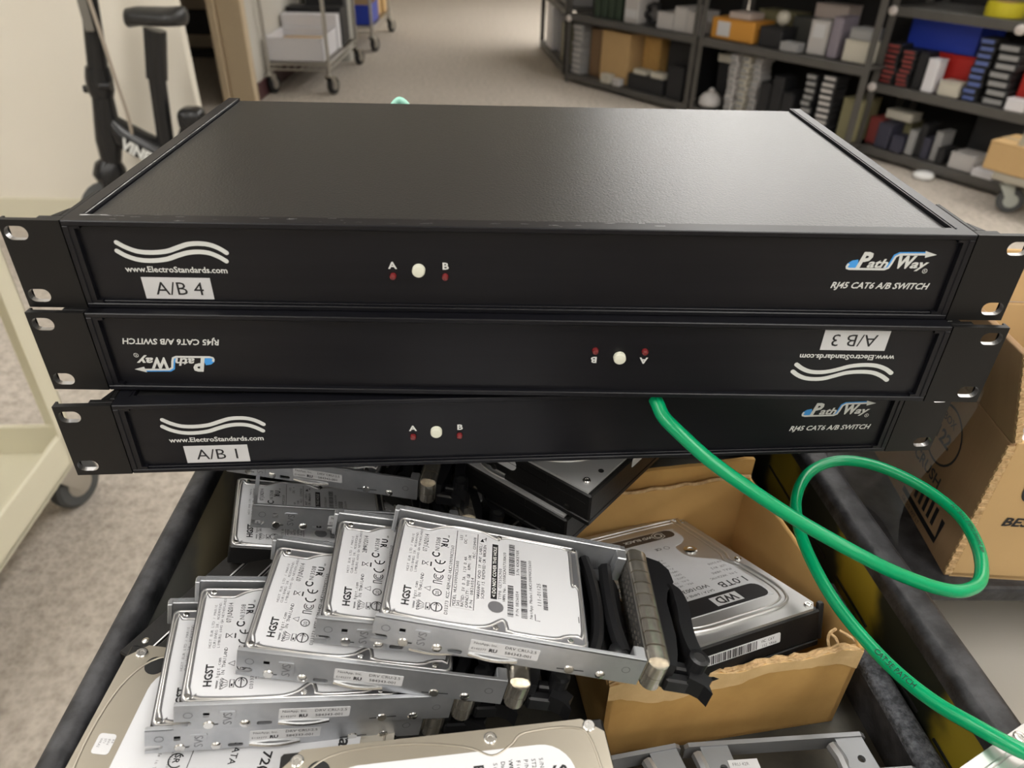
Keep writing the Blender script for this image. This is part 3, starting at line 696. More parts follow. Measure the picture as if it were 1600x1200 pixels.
def sled_front(n):
    """perforated plate, spring gasket, bezel and ejector at the +x end"""
    for y0, y1 in ((-.0375, -.030), (.030, .0375)): obj('end_bracket', bx(.0715, .0770, y0, y1, -.0145, .0024, .0006, 1), M['zinc'], n)
    bm = BM()
    prism(bm, [(-.036, -.0145), (.036, -.0145), (.036, .0012), (-.036, .0012)], .0772, .0780, [rrect(-.033+i*.0044, -.0300+i*.0044, -.0130+j*.0034, -.0108+j*.0034, .0008, 1) for i in range(15) for j in range(4)], f=lambda y, z, x: (x, y, z))
    obj('vent_plate', bm, M['steel'], n)
    # black moulding between the drive and the plate
    bm = BM()
    tube(bm, spline([(.0535, -.033, -.006), (.057, -.020, -.006), (.0585, 0, -.006), (.057, .020, -.006), (.0545, .033, -.006)], 5), .0035, 8)
    tube(bm, spline([(.069, -.030, -.005), (.0665, -.015, -.005), (.0655, .005, -.005), (.066, .028, -.005)], 5), .0038, 8)
    box(bm, .052, .072, -.034, .034, -.0145, -.011, .001, 1)
    lathe(bm, [(.0048, -.0105), (.0048, -.003), (.003, -.002)], 14, 'z', (.066, -.030, 0))
    obj('latch_moulding', bm, M['black_plastic'], n, True)
    # ribbed spring gasket: fingers along the end and round the corners
    for k in range(9):
        y = -.0372+k*.0083
        prof = [(.0779, -.012), (.0779, .0022), (.0788, .0036), (.0808, .0045), (.0840, .0047), (.0870, .0040), (.0886, .0024), (.0890, .0), (.0890, -.012)]
        bm = BM(); a = [bm.verts.new((x, y, z)) for x, z in prof]; b = [bm.verts.new((x, y+.0074, z)) for x, z in prof]
        for i in range(len(prof)-1): bm.faces.new((a[i], a[i+1], b[i+1], b[i]))
        bm.faces.new(a); bm.faces.new(b[::-1])
        obj('gasket_finger', bm, M['chrome'], n, True)
    for s in (-1, 1):
        for k in range(2):
            z = -.0135+k*.0075
            bm = BM(); cyl(bm, (.0834, s*.0362, z), (.0834, s*.0362, z+.0072), .0052, n=16); obj('gasket_finger', bm, M['chrome'], n, True)
    # bezel and ejector
    bm = BM(); pts = [(.0852, -.0375), (.0885, -.0375), (.0905, -.030), (.0920, -.018), (.0915, .004), (.0935, .012), (.0985, .020), (.0975, .0290), (.0930, .0345), (.0852, .0365)]
    prism(bm, pts, -.0145, .0012)
    obj('bezel', bm, M['black_plastic'], n, loc=(.0038, 0, 0))
    bm = BM()
    L = spline([(.0945, .0165, 0), (.0975, .012, 0), (.0985, 0, 0), (.0975, -.012, 0), (.0980, -.022, 0), (.1000, -.0305, 0)], 5)
    w0 = [.0012+.0022*min(1, i/8) for i in range(len(L))]
    a = [(p.x+w_, p.y) for p, w_ in zip(L, w0)]; b = [(p.x-w_, p.y) for p, w_ in zip(L, w0)]
    prism(bm, a+b[::-1], -.0125, .0030)
    lathe(bm, [(.0050, -.0130), (.0050, .0030), (.0030, .0034), (.0030, -.002)], 18, 'z', (.1000, -.0315, 0))
    prism(bm, [(.0965, -.0355), (.1035, -.0345), (.1075, -.038), (.1045, -.0415), (.1052, -.0465), (.1020, -.0425), (.0950, -.0395)], -.0125, -.003)
    obj('ejector_lever', bm, M['black_plastic'], n, loc=(.0045, 0, 0))
    bm = BM(); box(bm, .0855, .1010, -.0400, -.0345, -.0145, -.006, .001, 1); box(bm, .0900, .0975, -.034, -.029, -.0145, -.004, .001, 1)
    obj('hinge_block', bm, M['black_plastic'], n, loc=(.0040, 0, 0))
    obj('pivot_hole', lathe(BM(), [(.0030, .0), (.0030, .0001)], 14, 'z', (.1000, -.0315, .0031)), M['zinc_dark'], n, loc=(.0045, 0, 0))
PROTO = {}
def sled(label, loc, rot, date='07JUN2014', drive=True):
    root = thing('drive_sled', label, 'drive sled', loc, rot, 'drives in metal sleds')
    key = (date, drive)
    if key in PROTO:
        for ch in PROTO[key].children: copy_tree(ch, root)
        return root
    if drive: drive25(root, date)
    stamped_rail(root, -1); stamped_rail(root, 1); sled_front(root)
    if not drive: obj('cross_bar', bx(-.0515, -.0490, -.0375, .0375, -.0145, -.0125), M['zinc'], root)
    PROTO[key] = root
    return root
sled('topmost silver drive sled with its whole label showing, beside the torn box', (-.0149, -.0657, .9146), (-.0813, .211, -.0296))
sled('drive sled half covered by the topmost sled, label dated 28MAY2014', (-.0475, -.0534, .9027), (-.0631, .2171, .0563), '28MAY2014')
sled('third drive sled down in the fanned stack, long near rail showing', (-.0816, -.0658, .8932), (-.0705, .2148, .0217))
sled('fourth drive sled down in the fanned stack, left of the third', (-.1126, -.0792, .8832), (-.0328, .2235, .1945))
sled('lowest drive sled of the fanned stack, resting on the grey drive', (-.1288, -.0814, .869), (-.0287, .2241, .2132))
fd = thing('bare_hard_drive', 'bare silver drive lying at the back under the empty sled frame', 'hard drive', (-.1330, .0390, .8560), (-.0789, .30, .2173))
drive25(fd)
sled('empty zinc sled frame lying across the bare drive, no drive in it', (-.1170, .0530, .8770), (-.0789, .26, .2), drive=False)
sled('dark drive sled tucked furthest back beneath the switches', (-.1357, .0902, .8870), (-.0012, .1022, -.0949))

# ================================================================== bare 2.5 inch drives on edge
def bare25(label, loc, rot):
    r = thing('small_hard_drive', label, 'hard drive', loc, rot, 'small black drives standing on edge')
    obj('drive_body', bx(-.050, .050, -.0345, .035, -.0074, .0074, .0009, 1), M['small_black'], r)
    obj('lid_plate', bx(-.049, .049, -.034, .0342, .0074, .0080, .0003, 1), M['lid'], r)
    obj('circuit_board', bx(-.030, .048, -.034, .030, -.0082, -.0074), M['pcb_dark'], r)
    for x in (-.0383, .0383):
        bm = BM(); lathe(bm, [(.0021, 0), (.0019, .0004), (.0010, .0007)], 14, 'y', (x, .035, .0)); obj('side_screw', bm, M['screw'], r, True)
    obj('edge_line', bx(-.050, .050, .0349, .0353, .0062, .0070), M['lid'], r)
    return r
ax = math.radians(62.3)
p0 = Vector((-.2160, -.0672, .856)); dX = Vector((math.cos(ax), math.sin(ax), 0)); dN = Vector((math.sin(ax), -math.cos(ax), 0))
for k in range(4):
    c = p0+dX*(.050+.005*(k % 2))+dN*(.0080+.0163*k)-Vector((0, 0, .035))+Vector((0, 0, .0015*(k % 2)))
    # local x = dX, local y = up, local z = -dN (lid away from the wall)
    rm = Matrix((dX, Vector((0, 0, 1)), dX.cross(Vector((0, 0, 1))))).transposed()
    bare25(('leftmost', 'second', 'third', 'rightmost')[k]+' of the four small black drives standing on edge by the left wall', c, rm.to_euler())

# ================================================================== 3.5 inch drives
LX, LY, LH = .0735, .0508, .0261
def side_holes(r, n):
    for s in (-1, 1):
        for x in (-.045, -.003, .057):
            bm = lathe(BM(), [(.0019, 0), (.0026, .00025), (.0013, .0004)], 14, 'y'); obj('mounting_hole', bm, M['screw'], r, loc=(x, s*LY, -.0197), rot=(0, 0, math.pi if s < 0 else 0))
def body35(r, notch=True):
    bm = BM()
    box(bm, -LX, LX, -LY, LY, -LH+.004, -.0015, .0012, 1)
    box(bm, -LX, -.020, -LY, LY, -LH, -LH+.004, .0006, 1); box(bm, .006, LX, -LY, LY, -LH, -LH+.004, .0006, 1)
    box(bm, -.02, .006, -LY+.004, LY-.004, -LH+.002, -LH+.004)
    for s in (-1, 1):
        box(bm, -LX+.004, LX-.004, s*LY-.0004, s*LY+.0004, -.0095, -.0088)
        box(bm, -.030, -.0294, s*LY-.0004, s*LY+.0004, -.022, -.003); box(bm, .040, .0406, s*LY-.0004, s*LY+.0004, -.022, -.003)
    o = obj('drive_body', bm, M['drive_black'], r)
    side_holes(r, 3)
    obj('circuit_board', bx(-.04, LX-.002, -LY+.005, LY-.005, -LH-.0006, -LH+.0021), M['pcb_dark'], r)
    return o
def screwhead(r, x, y, z=0., rad=.003, m='screw'):
    bm = lathe(BM(), [(rad, 0), (rad, .0007), (rad*.8, .0012), (rad*.45, .0012), (rad*.4, .0007)], 14, 'z', (x, y, z)); return obj('lid_screw', bm, M[m], r, True)
SEAGATE_LID = [(-.0725, -.042), (-.064, -.0502), (.062, -.0502), (.0725, -.043), (.0725, .043), (.063, .0502), (-.0640, .0502), (-.0725, .042)]
def seagate(label, loc, rot):
    """warm grey lid with a creased platter outline; label text reads across the drive, its top at +x"""
    r = thing('desktop_hard_drive', label, 'hard drive', loc, rot, 'warm grey desktop hard drives')
    body35(r)
    obj('drive_lid', prism(BM(), SEAGATE_LID, -.0016, 0), M['tan_lid'], r)
    crease = spline([(-.052, .0455, 0), (-.066, .030, 0), (-.0700, 0, 0), (-.066, -.030, 0), (-.052, -.0455, 0), (-.02, -.0475, 0), (.008, -.043, 0), (.020, -.0375, 0), (.029, -.0415, 0), (.036, -.0465, 0), (.058, -.0465, 0), (.066, -.038, 0), (.068, 0, 0), (.066, .038, 0), (.058, .0465, 0), (.036, .0465, 0), (.029, .0415, 0), (.020, .0375, 0), (.008, .043, 0), (-.02, .0475, 0)], 5, True)
    obj('platter_crease', tube(BM(), [(p.x, p.y, -.0002) for p in crease], .00075, 6, True), M['tan_lid'], r, smooth='all')
    up = rrect(-.0705, .0715, -.0490, .0490, .010, 6)
    for x, y in ((-.0655, .0450), (-.0655, -.0450), (.0660, .0462), (.0660, -.0462), (.020, .0455), (.020, -.0455)): screwhead(r, x, y)
    obj('seal_dot', prism(BM(), circ(-.056, .039, .0052, 20), 0, .0002), M['zinc_dark'], r)
    obj('breather_patch', prism(BM(), circ(-.064, -.030, .0062, 20, .0075), 0, .0002), mat('clear_breather_patch', (.46, .43, .36), .25, .3), r)
    # small code sticker: text lines, no code
    bm = prism(BM(), rrect(-.0655, -.0575, -.0090, .0010, .0015, 3), 0, .0002)
    ik = Ink()
    for k in range(4): ik.text(('WKA2', 'ST1', '8VH', 'K4')[k], -.0640+k*.0018, -.0015, .0016, rot=-math.pi/2, mi=1)
    ik.build(bm, lambda x, y, z: (x, y, z), .0003); obj('code_sticker', bm, [M['sticker'], M['print_grey']], r)
    lab = rrect(-.0540, .0560, -.0400, .0400, .015, 7)
    bm = prism(BM(), lab, 0, .0003); ik = Ink(); Q = -math.pi/2
    def T(s, x, y, size, bold=0, mi=1, **kw): ik.text(s, x, y, size, rot=Q, bold=bold, mi=mi, **kw)
    T('Seagate', .0460, .030, .0088, .02, width=.030)
    for i, s_ in enumerate(('S/N: 9VPC1EX4', 'ST2500DM000', 'P/N: 9YN162-500', 'Firmware: CC4C', 'WWN: 5000C5002F', 'Date: 11254', 'Site: TK')): T(s_, .0405-i*.0034, .034, .0026, mono=.56)
    for i in range(5): ik.barcode(.0390-i*.0068, -.004, .0412-i*.0068, -.034, 20+i, k=40) if False else ik.barcode(.0380-i*.0068, -.034, .0405-i*.0068, -.006, 20+i, k=40)
    T('Barracuda 7200.12', .0115, .034, .0062, .02, width=.056); T('1 TB', .0035, .034, .0070, .03); T('7200 RPM', -.003, .034, .0046, .01); T('SATA', -.003, .004, .0046, .01)
    ik.stroke([(.0008, -.036), (.0008, -.012)], .0003); T('PRODUCT OF THAILAND', -.0075, .033, .0026, mono=.56); T('9BBO LOT NUMBER', -.0110, .033, .0026, mono=.56)
    ik.barcode(-.016, .004, -.0115, .034, 40, k=50); ik.stroke([(-.0205, -.036), (-.0205, .036)], .0003)
    for k, s_ in enumerate(('P/N - ST31000528AS', 'SEAGATE TECHNOLOGY LLC', 'HDD #5 by Seagate Technology, made in Thailand', 'Product registration: 10277547', 'Koninkrijk Europe B.V. The Netherlands')): T(s_, -.0410+k*.0028, .032, .0021, mi=2, mono=.55)
    ik.arc(-.0265, .016, .0032, 0, 360, .0008, n=18); ik.text('UL', -.0255, .018, .0028, rot=Q, bold=.03)
    ik.arc(-.0265, .004, .0030, 60, 330, .0010); ik.arc(-.0265, -.008, .0034, 40, 320, .0006); T('SR', -.0278, -.005, .0040, .02)
    for a, b in (((-.0300, -.0180), (-.0300, -.0240)), ((-.0280, -.0180), (-.0280, -.0240))): ik.stroke([a, b], .0007)
    ik.arc(-.0255, -.0210, .0028, 10, 300, .0007); ik.rect(-.0245, -.034, -.0205, -.027)
    ik.build(bm, lambda x, y, z: (x, y, z), .0004); obj('drive_label', bm, [M['label'], M['print_black'], M['print_grey']], r)
    return r
seagate('grey desktop drive lowest at left, white label half hidden by the sleds', (-.1340, -.1225, .8555), (0, .15, math.radians(-2)))
seagate('grey desktop drive lying nearest at the bottom centre', (-.0272, -.1790, .8820), (0, .0, math.radians(6.9)))
def wd(label, loc, rot):
    r = thing('labelled_hard_drive', label, 'hard drive', loc, rot)
    body35(r)
    obj('drive_lid', prism(BM(), [(-LX+.001, -LY), (LX-.006, -LY), (LX-.001, -LY+.005), (LX-.001, LY-.005), (LX-.006, LY), (-LX+.001, LY)], -.0016, 0), M['lid'], r)
    rim = spline([(-.066, .040, 0), (-.066, -.040, 0), (-.060, -.0440, 0), (-.01, -.0440, 0), (.004, -.0400, 0), (.016, -.0440, 0), (.048, -.0440, 0), (.062, -.032, 0), (.0635, 0, 0), (.062, .032, 0), (.048, .0440, 0), (.016, .0440, 0), (.004, .0400, 0), (-.01, .0440, 0), (-.060, .0440, 0)], 5, True)
    bm = prism(BM(), [(p.x, p.y) for p in rim], 0, .0006); obj('raised_lid', bm, M['lid'], r)
    bm = tube(BM(), [(p.x, p.y, .0006) for p in rim], .0011, 6, True); tube(bm, [(p[0], p[1], .0006) for p in offset([(q.x, q.y) for q in rim], -.004)], .0007, 6, True)
    obj('lid_bead', bm, M['bead'], r, smooth='all')
    for x, y in ((.0685, .0455), (.0685, -.0455), (-.0685, .0455), (-.0685, -.0455), (.004, .0465), (.004, -.0465), (-.0615, .0470)): screwhead(r, x, y, 0, .0024)
    screwhead(r, -.020, .0250, .0007, .0050)['label'] = 'large central screw'
    # label, upside down from the camera: its top (logo) at +x
    out = spline([(.050, .028, 0), (.046, .036, 0), (.006, .036, 0), (-.006, .026, 0), (-.014, .018, 0), (-.028, .018, 0), (-.032, .026, 0), (-.038, .032, 0), (-.050, .032, 0), (-.054, .028, 0), (-.054, -.028, 0), (-.050, -.034, 0), (-.02, -.036, 0), (.046, -.036, 0), (.050, -.028, 0)], 4, True)
    bm = prism(BM(), [(p.x, p.y) for p in out], .0006, .0009); ik = Ink(); Q = math.pi/2
    ik.poly([(p.x, p.y) for p in out if p.x > .0335] + [(.0335, -.036), (.0335, .036)][::1] if False else rrect(.034, .0498, -.035, .035, .006, 4), 1)
    ik.poly(rrect(-.0535, -.0425, -.030, .030, .005, 4), 3)
    Q = -math.pi/2
    T = lambda s, x, y, size, **kw: ik.text(s, x, y, size, rot=Q, **kw)
    ik.poly([(.0372, -.004), (.0468, -.004), (.0468, .016), (.0372, .016)], 4)
    T('WD', .0385, .0135, .0100, bold=.03, mi=5, width=.015)
    T('1.0TB', .0245, .0345, .0094, bold=.008, width=.0225)
    T('SATA / 64MB Cache', .0290, .006, .0034, mi=1); T('WD1003FZEX', .0225, .006, .0052, bold=.01)
    for i in range(9): T(('MDL: WD1003FZEX-00K3CA0', 'R/N: 701583', 'DATE: 14 OCT 2014', 'DCM: HHRNHTJMBN', 'WWN: 50014EE2B5A7', 'Product of Thailand', '5VDC, 0.68A 12VDC, 0.55A', 'www.wd.com', 'Patents pending')[i], .0165-i*.0042, -.001, .0028, mi=2, mono=.56)
    for i in range(4): T(('S/N: WCC6Y0C', 'PULL HERE', 'LOT B12', 'N13508')[i], .0180-i*.0055, .033, .0032, mi=2, mono=.55)
    T('WD BLACK', -.0500, .012, .0046, bold=.03, mi=6)
    ik.stroke([(-.048+.0050*math.cos(math.radians(60*i)), .017+.0050*math.sin(math.radians(60*i))) for i in range(6)], .0007, 6, closed=True); ik.arc(-.048, .017, .0026, 0, 360, .0010, 6, 14)
    ik.arc(-.030, .012, .0020, 0, 360, .0004, 1, 14); T('CE', -.0320, .008, .0042, bold=.02)
    for layer, zc in ((((1, 2, 3)), .00095), ((4, 6), .00105), ((5,), .00115)):
        s_ = Ink(); s_.v = ik.v; s_.f = [f for f, m_ in zip(ik.f, ik.m) if m_ in layer]; s_.m = [m_ for m_ in ik.m if m_ in layer]; s_.build(bm, lambda x, y, z: (x, y, z), zc)
    obj('drive_label', bm, [M['label'], M['print_black'], M['print_grey'], mat('dark_brown_ink', (.06, .045, .035), .5), M['sticker'], M['print_black'], M['print_white']], r)
    bm = BM(); fs = lambda x, y, z: (LX+z, x, y)
    prism(bm, rrect(-.036, .020, -.0145, -.0080, .0008, 2), 0, .0003, f=fs); ik = Ink(); ik.barcode(-.033, -.0140, .004, -.0085, 51, 'x', k=52); ik.text('WC C6Y', .0195, -.0110, .0026, mi=1, mono=.6, sx=-1) if False else ik.text('WC C6Y', .006, -.0108, .0026, mi=1, mono=.6); ik.text('152 VR66', .006, -.0138, .0024, mi=1, mono=.58)
    ik.build(bm, fs, .0004); obj('barcode_sticker', bm, [M['sticker'], M['print_black']], r)
    obj('corner_post', lathe(BM(), [(.0022, -.022), (.0022, .0012), (.0016, .002)], 10, 'z', (LX-.002, LY+.0012, 0)), M['drive_black'], r, True)
    return r
wd('black and silver hard drive with a 1.0TB label in the torn box', (.1100, .0155, .8295), (-.0794, -.329, -1.1589))
def plain35(label, loc, rot, patch=False):
    r = thing('black_hard_drive', label, 'hard drive', loc, rot, 'black desktop hard drives')
    body35(r)
    obj('drive_lid', prism(BM(), [(-LX+.001, -LY+.001), (LX-.003, -LY+.001), (LX-.003, LY-.001), (-LX+.001, LY-.001)], -.0016, 0), M['lid_pale'], r)
    bm = tube(BM(), [(.012+.0475*math.cos(a), .0475*math.sin(a), 0) for a in [2*math.pi*i/48 for i in range(48)]], .0010, 6, True); tube(bm, [(.012+.0435*math.cos(a), .0435*math.sin(a), 0) for a in [2*math.pi*i/48 for i in range(48)]], .0008, 6, True)
    obj('platter_ring', bm, M['bead'], r, smooth='all')
    obj('platter_cap', prism(BM(), circ(.012, 0, .040, 40), 0, .0006), M['drive_black'], r)
    for x, y in ((.064, -.042), (.064, .042), (-.066, .044), (-.066, -.044)): screwhead(r, x, y, 0, .0026)
    obj('lid_hole', prism(BM(), circ(.0655, -.0285, .0018, 12), 0, .0002), M['zinc_dark'], r)
    if patch:
        o = obj('side_patch', prism(BM(), rrect(-.005, .016, -.0145, -.0050, .0045, 5), 0, .0004, f=lambda x, y, z: (x, -LY-z, y)), M['sticker'], r); o['label'] = 'pale oval patch on the side'
        obj('end_sticker', prism(BM(), rrect(-.004, .040, -.0085, -.0015, .0006, 2), 0, .0003, f=lambda x, y, z: (LX+z, x, y)), M['sticker'], r)
    return r
plain35('upper black hard drive with a bare silver lid under the switches', (.0216, .092, .9059), (0, 0, -.6988), True)
plain35('lower black hard drive of the pair, jutting out to the left', (.0090, .0990, .8792), (0, 0, -.6988))
plain35('black hard drive wedged flat directly beneath the lowest switch', (.035, .150, .9345), (0, 0, .2))
plain35('black hard drive at the bottom of the back pile', (-.052, .135, .8520), (0, 0, -.66))
plain35('black hard drive second from the tray floor in the back pile', (-.054, .137, .8255), (0, 0, -.7))
plain35('black hard drive flat on the tray floor under the back pile', (-.052, .134, .7990), (0, 0, -.66))
plain35('black hard drive buried under the left grey drive', (-.120, -.130, .8180), (0, .05, -.1))
plain35('black hard drive flat on the tray floor at left', (-.118, -.135, .7915), (0, 0, 0))
# silver drive resting across the right rim, nearest corner
sd = thing('silver_hard_drive', 'bright silver hard drive resting on the right rim at the bottom right corner', 'hard drive', (.2600, -.1665, .8730), (0, 0, math.radians(27)))
body35(sd); obj('drive_lid', prism(BM(), SEAGATE_LID, -.0016, 0), M['bead'], sd)
obj('raised_lid', prism(BM(), rrect(-.058, .06, -.036, .038, .012, 6), 0, .0012), M['lid'], sd)
cr = [(p[0], p[1], .0002) for p in rrect(-.062, .066, -.044, .044, .016, 6)]; obj('lid_bead', tube(BM(), cr, .0011, 6, True), M['bead'], sd, smooth='all')
for x, y in ((-.0655, .0450), (.0655, .0450), (0, .0462), (-.0655, -.0450), (.0655, -.045)): screwhead(sd, x, y, 0, .0034)

# ================================================================== torn cardboard box in the tray
tb = thing('torn_box', 'torn open brown cardboard box in the tray holding the labelled drive', 'cardboard box', (.2055, -.0505, FZ+.0005), (0, 0, math.radians(9.3)))
BW, BD, BH, BT = .155, .1545, .0730, .0032
rnd = random.Random(11)
def jag(x0, x1, z, amp, n, fn=lambda t: 0):
    return [(x0+(x1-x0)*i/n, z+fn(i/n)+rnd.uniform(-amp, amp)) for i in range(n+1)]
top = jag(-BW, 0, BH, .0010, 40, lambda t: -.0030*math.sin(math.pi*min(1, t*1.35))+(.0016*math.sin(t*23)))
obj('front_panel', prism(BM(), [(-BW, 0), (0, 0)]+top[::-1], 0, BT, f=lambda x, z, y: (x, y, z)), M['card'], tb)
low = [(x, z-.013-.005*math.sin(i*.17)-rnd.uniform(0, .0008)) for i, (x, z) in enumerate(top)]
obj('peeled_liner', prism(BM(), low+top[::-1], -.0005, 0, f=lambda x, z, y: (x, y, z)), M['card_torn'] if False else mat('peeled_liner_paper', (.72, .50, .25), .9, 0, .15, noise=(60, .7, (.62, .41, .19)), bump=(200, .4, .0008)), tb)['label'] = 'pale peeled strip along the torn front edge'
for k, off in enumerate((.0006, .0019, .0030)):
    bm = BM(); pts = [(x, off+.0006*math.sin(i*1.9+k), z+.0007*math.sin(i*2.3+k*2)+.0003) for i, (x, z) in enumerate(top)]
    tube(bm, pts, .0009, 5); obj('torn_edge', bm, M['card_torn'], tb)
rt = [(BD*i/30, BH+.001+(.004*math.sin(math.pi*min(1, (i/30)*1.1)))+rnd.uniform(-.0003, .0003)) for i in range(31)]
obj('side_panel', prism(BM(), [(0, 0), (BD, 0)]+rt[::-1], -BT, 0, f=lambda y, z, x: (x, y, z)), M['card_in'], tb)
obj('side_rim', tube(BM(), [(-BT/2, y, z) for y, z in rt], .0017, 6), M['card_in'], tb, smooth='all')
obj('side_panel', prism(BM(), [(0, 0), (BD, 0), (BD, BH), (0, BH-.004)], -BW, -BW+BT, f=lambda y, z, x: (x, y, z)), M['card_in'], tb)
bt = jag(-BW, 0, BH, .0005, 24, lambda t: -.002*math.sin(t*5))
obj('back_panel', prism(BM(), [(-BW, 0), (0, 0)]+bt[::-1], BD-BT, BD, f=lambda x, z, y: (x, y, z)), M['card_in'], tb)
obj('torn_edge', tube(BM(), [(x, BD-BT/2+.0008*math.sin(i*1.7), z) for i, (x, z) in enumerate(bt)], .0016, 5), M['card_torn'], tb)
obj('base_panel', bx(-BW, 0, 0, BD, 0, BT), M['card_in'], tb)
ob = jag(-BW+.01, .004, BH+.014, .0006, 20, lambda t: -.004+.004*t)
obj('back_flap', prism(BM(), [(-BW+.01, BH-.02), (.004, BH-.02)]+ob[::-1], BD+.004, BD+.0072, f=lambda x, z, y: (x, y, z)), M['card'], tb)
# ply layers sprung open at the near right corner
for pts in ([(-.020, .003, BH-.001), (-.019, .008, BH+.001), (-.016, .012, BH+.002), (-.010, .015, BH+.001)], [(-.014, .003, BH-.001), (-.0135, .009, BH+.001), (-.0155, .013, BH+.001)], [(-.001, .002, BH-.001), (-.004, .008, BH+.001), (-.009, .013, BH+.002)], [(.001, .001, BH), (.0006, .008, BH+.001), (-.002, .014, BH+.001)]):
    obj('sprung_ply', tube(BM(), spline(pts, 5), .0010, 5), M['card_torn'], tb)

# ================================================================== green network cable
CAB = [(.0722, -.0010, .9810), (0.0734, -0.0045, 0.9795), (0.0758, -0.0105, 0.976), (0.0826, -0.0182, 0.972), (0.0984, -0.0291, 0.962), (0.121, -0.0398, 0.95), (0.1442, -0.048, 0.938), (0.1714, -0.0552, 0.925), (0.1974, -0.0583, 0.912), (0.2252, -0.0583, 0.9), (0.2428, -0.0548, 0.895), (0.2599, -0.0417, 0.89), (0.2754, -0.0136, 0.885), (0.28, 0.0156, 0.883), (0.2693, 0.0424, 0.883), (0.2466, 0.0606, 0.885), (0.2237, 0.0681, 0.883), (0.2027, 0.0615, 0.878), (0.1878, 0.0411, 0.873), (0.1816, 0.0135, 0.87), (0.1827, -0.0147, 0.866), (0.1887, -0.0424, 0.862), (0.199, -0.0743, 0.862), (0.2084, -0.1009, 0.868), (0.2189, -0.1211, 0.876), (0.2298, -0.1361, 0.8815), (0.2475, -0.1436, 0.8805), (.275, -.150, .880)]
cp = spline(CAB, 8)
cab = thing('network_cable', 'bright green network cable looping from the switches over the right rim', 'cable')
CR = .0037
obj('cable_jacket', tube(BM(), cp, CR, 14), M['cable'], cab, smooth='all')
camp = Vector((-.011, -.318, 1.2))
acc = [0]
for a, b in zip(cp, cp[1:]): acc.append(acc[-1]+(b-a).length)
def at_len(s):
    for i in range(len(acc)-1):
        if acc[i+1] >= s:
            t = (s-acc[i])/(acc[i+1]-acc[i]); return cp[i].lerp(cp[i+1], t), (cp[i+1]-cp[i]).normalized()
    return cp[-1], (cp[-1]-cp[-2]).normalized()
def jacket_text(s0, txt, size, side):
    bm = BM(); s = s0
    for ch in txt:
        v, f, adv = glyph(ch, 0); 
        p, t = at_len(s)
        n = (camp-p); n = (n-t*n.dot(t)).normalized(); u = n.cross(t)
        n2 = (n+u*side).normalized(); u2 = n2.cross(t).normalized()
        vs = [bm.verts.new(p+n2*(CR+.00006)+t*q[0]*size+u2*(q[1]-.35)*size) for q in v]
        for q in f:
            try: bm.faces.new([vs[i] for i in q])
            except ValueError: pass
        s += adv*size
    obj('jacket_lettering', bm, M['print_black'], cab)
i1 = acc[22*8]
jacket_text(i1-.005, 'CAT.5E PATCH', .0042, .2)
jacket_text(acc[12*8]-.01, '4PR 24AWG CABLE TYPE CM', .0036, -.5)
# pale green lead arching up behind the top switch
tag(obj('patch_lead', tube(BM(), spline([(-.098, .252, 1.045), (-.097, .262, 1.0600), (-.089, .266, 1.0705), (-.080, .264, 1.0600), (-.078, .254, 1.045)], 6), .003, 10), mat('mint_cable_jacket', (.30, .62, .50), .35), smooth='all'), 'pale mint green lead peeping over the back of the top switch', 'cable')

# ================================================================== grey drive caddies in front of the torn box
def caddy(label, loc, rot):
    r = thing('drive_caddy', label, 'drive caddy', loc, rot, 'grey metal drive caddies')
    g = mat('grey_cast_metal', (.27, .275, .285), .42, .55, noise=(40, .4, (.22, .225, .235)))
    obj('rail', prism(BM(), [(0, 0), (.107, 0), (.107, .009), (.104, .0115), (.002, .0115), (0, .009)], -.0013, .0013, f=lambda x, z, y: (x, y, z)), g, r)
    obj('rail', prism(BM(), [(.012, -.002), (.128, -.002), (.128, .0075), (.125, .0095), (.014, .0095), (.012, .0075)], -.0215, -.0192, f=lambda x, z, y: (x, y, z)), g, r)
    for x, sgn in ((.0085, 1), (.088, 1)):
        o = obj('cross_bracket', prism(BM(), [(x, 0), (x+.016, 0), (x+.021, -.055), (x+.021, -.11), (x+.003, -.11), (x+.003, -.055)], .0075, .0105, [circ(x+.010, -.014, .0022, 12), circ(x+.0115, -.026, .0020, 12), circ(x+.013, -.095, .002, 12)]), g, r)
        obj('bracket_screw', lathe(BM(), [(.0042, 0), (.0042, .0014), (.0018, .0016), (.0016, .0008)], 14, 'z', (x+.014, -.038, .0105)), M['screw'], o, True)
        bm = BM(); tube(bm, [(x-.002, -.004, .0075), (x-.001, -.012, .0090), (x, -.018, .0070)], .0035, 8); obj('rubber_bumper', bm, M['zinc'] if x < .05 else M['zinc'], o, True)
    ik = Ink(); bm = prism(BM(), [(.0215, -.010), (.0385, -.010), (.0395, -.030), (.0225, -.030)], .0106, .0110)
    for k in range(5): ik.text(('FRU 42R', 'P/N 39M', 'S/N K10', 'REV A', 'CHN')[k], .0235+k*.0001, -.0135-k*.0034, .0026, mi=1)
    ik.build(bm, lambda x, y, z: (x, y, z), .0111); obj('paper_sticker', bm, [M['sticker'], M['print_grey']], r)
    obj('circuit_board', bx(.022, .100, -.108, -.0235, .0035, .0051), M['pcb'], r)
    bm = BM()
    for k in range(6): box(bm, .104+.0, .107, -.030-k*.006, -.0265-k*.006, .0045, .0060)
    obj('gold_contact', bm, M['gold'], r)['kind'] = 'stuff'
    obj('connector', bx(.100, .103, -.085, -.026, .003, .0075, .0005, 1), M['card_torn'], r)
    obj('socket', bx(.040, .062, -.100, -.075, .0051, .0085, .0006, 1), M['black_plastic'], r)
    return r
caddy('grey metal drive caddy with a paper sticker before the torn box', (.0975, -.0880, .7905), (0, 0, math.radians(4)))
